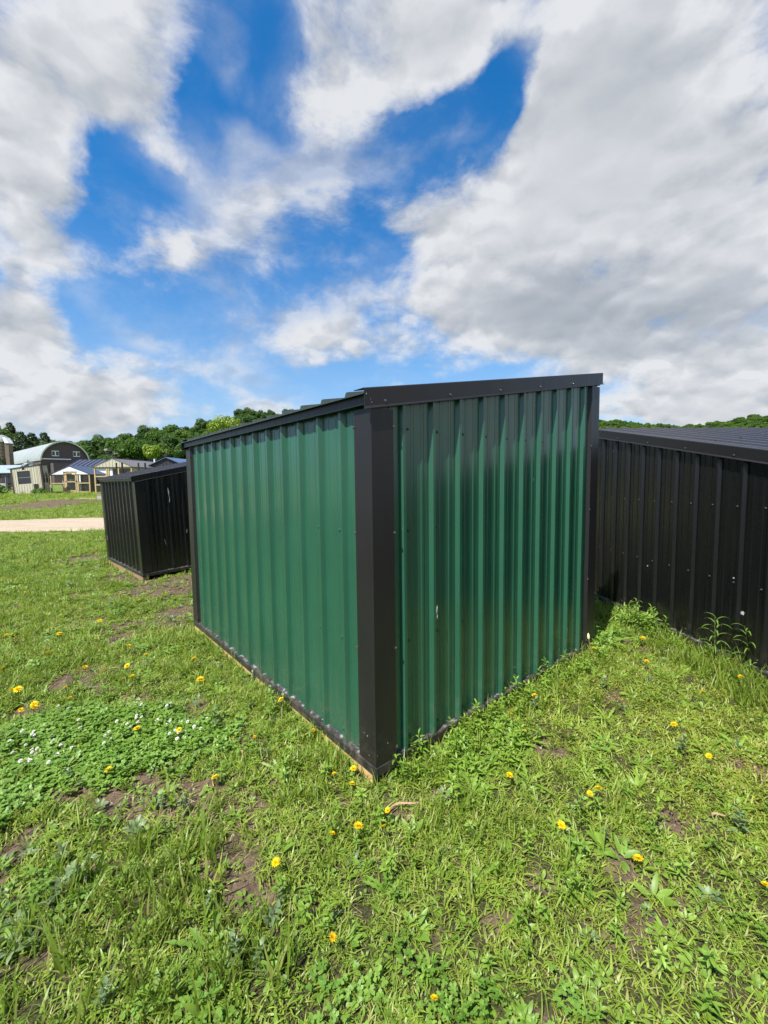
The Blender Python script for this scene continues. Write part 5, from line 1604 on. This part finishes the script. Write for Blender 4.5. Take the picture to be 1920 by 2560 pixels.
husk(.075, 1.905, .35, .15, .012, 'dry corn husk strip lying in the grass below the near shed corner', .004)
husk(.11, 1.83, .5, .06, .008, 'short dry stalk right of the dandelions below the corn husk', .01)
husk(1.52, 1.82, .3, .07, .010, 'pale dry leaf scrap at the right edge of the grass', .004)
husk(-.83, 2.28, -.6, .07, .008, 'pale dry twig in the grass left of the near shed corner', .01)
husk(-2.28, 3.42, .6, .16, .008, 'dry stalk lying on the bare soil in the left grass', .012)
# dandelion gone to seed with a rusty stem by the far right corner
e = thing('seed_stalk', 'rusty weed stalk with a pale bud leaning on the right end of the base trim', 'weed', (1.72, 3.44, gz(1.72, 3.44)), .6)
MB().tube([(-.06, -.10, .0), (-.02, -.05, .06), (.0, 0, .13), (.02, .02, .18)], [.003, .0028, .0025, .002], 5).build('stem', plain('rusty_stem', (.22, .10, .04), .7), e)
MB().tube([(.02, .02, .17), (.022, .024, .185), (.03, .03, .205), (.034, .034, .222)], [.004, .011, .010, .003], 8).build('bud', plain('pale_bud', (.50, .50, .26), .7), e, smooth=True)
V, Fq = leaf(.02, .0, .04, 2.2, .6, .09, .018, .9, 4)
o = bpy.data.objects.new('leaf', np_mesh('leaf', V, Fq, G_HERB)); COL.objects.link(o); o.parent = e

# the far hill on the right reads as one wood
n = 1100
t = G.uniform(.40, 1.02, n); u = .62 + .40 * G.random(n) ** .8
dp, _ = ridge(t); yy = dp * u
zz = hill_z(t, yy)
far = CR['mid'] + CR['lite'] + CR['dark'][:1]
scatter('far_wood', far, np.stack([t * yy, yy, zz - 1.0], 1), np.stack([G.normal(0, .06, n), G.normal(0, .06, n), G.uniform(0, 6.28, n)], 1), G.uniform(.62, 1.02, n), G.choice(len(far), n, p=[.22, .22, .22, .12, .12, .10]), G.random(n), 'far-off leafy wood on the ridge beyond the long black shed')

# understorey filling the wood on the left
n = 900
t = G.uniform(-1.0, -.12, n); dp, _ = ridge(t); u = np.interp(t, [-.8, -.6], [.72, .57]) + G.random(n) * np.interp(t, [-.8, -.6], [.26, .42])
yy = dp * u; zz = hill_z(t, yy)
und = CR['mid'] + CR['dark'][:2] + CR['lite'][:1]
scatter('underwood', und, np.stack([t * yy, yy, zz - .8], 1), np.stack([G.normal(0, .06, n), G.normal(0, .06, n), G.uniform(0, 6.28, n)], 1), G.uniform(.35, .60, n), G.choice(len(und), n), G.random(n), 'young undergrowth filling the wood on the left hillside')
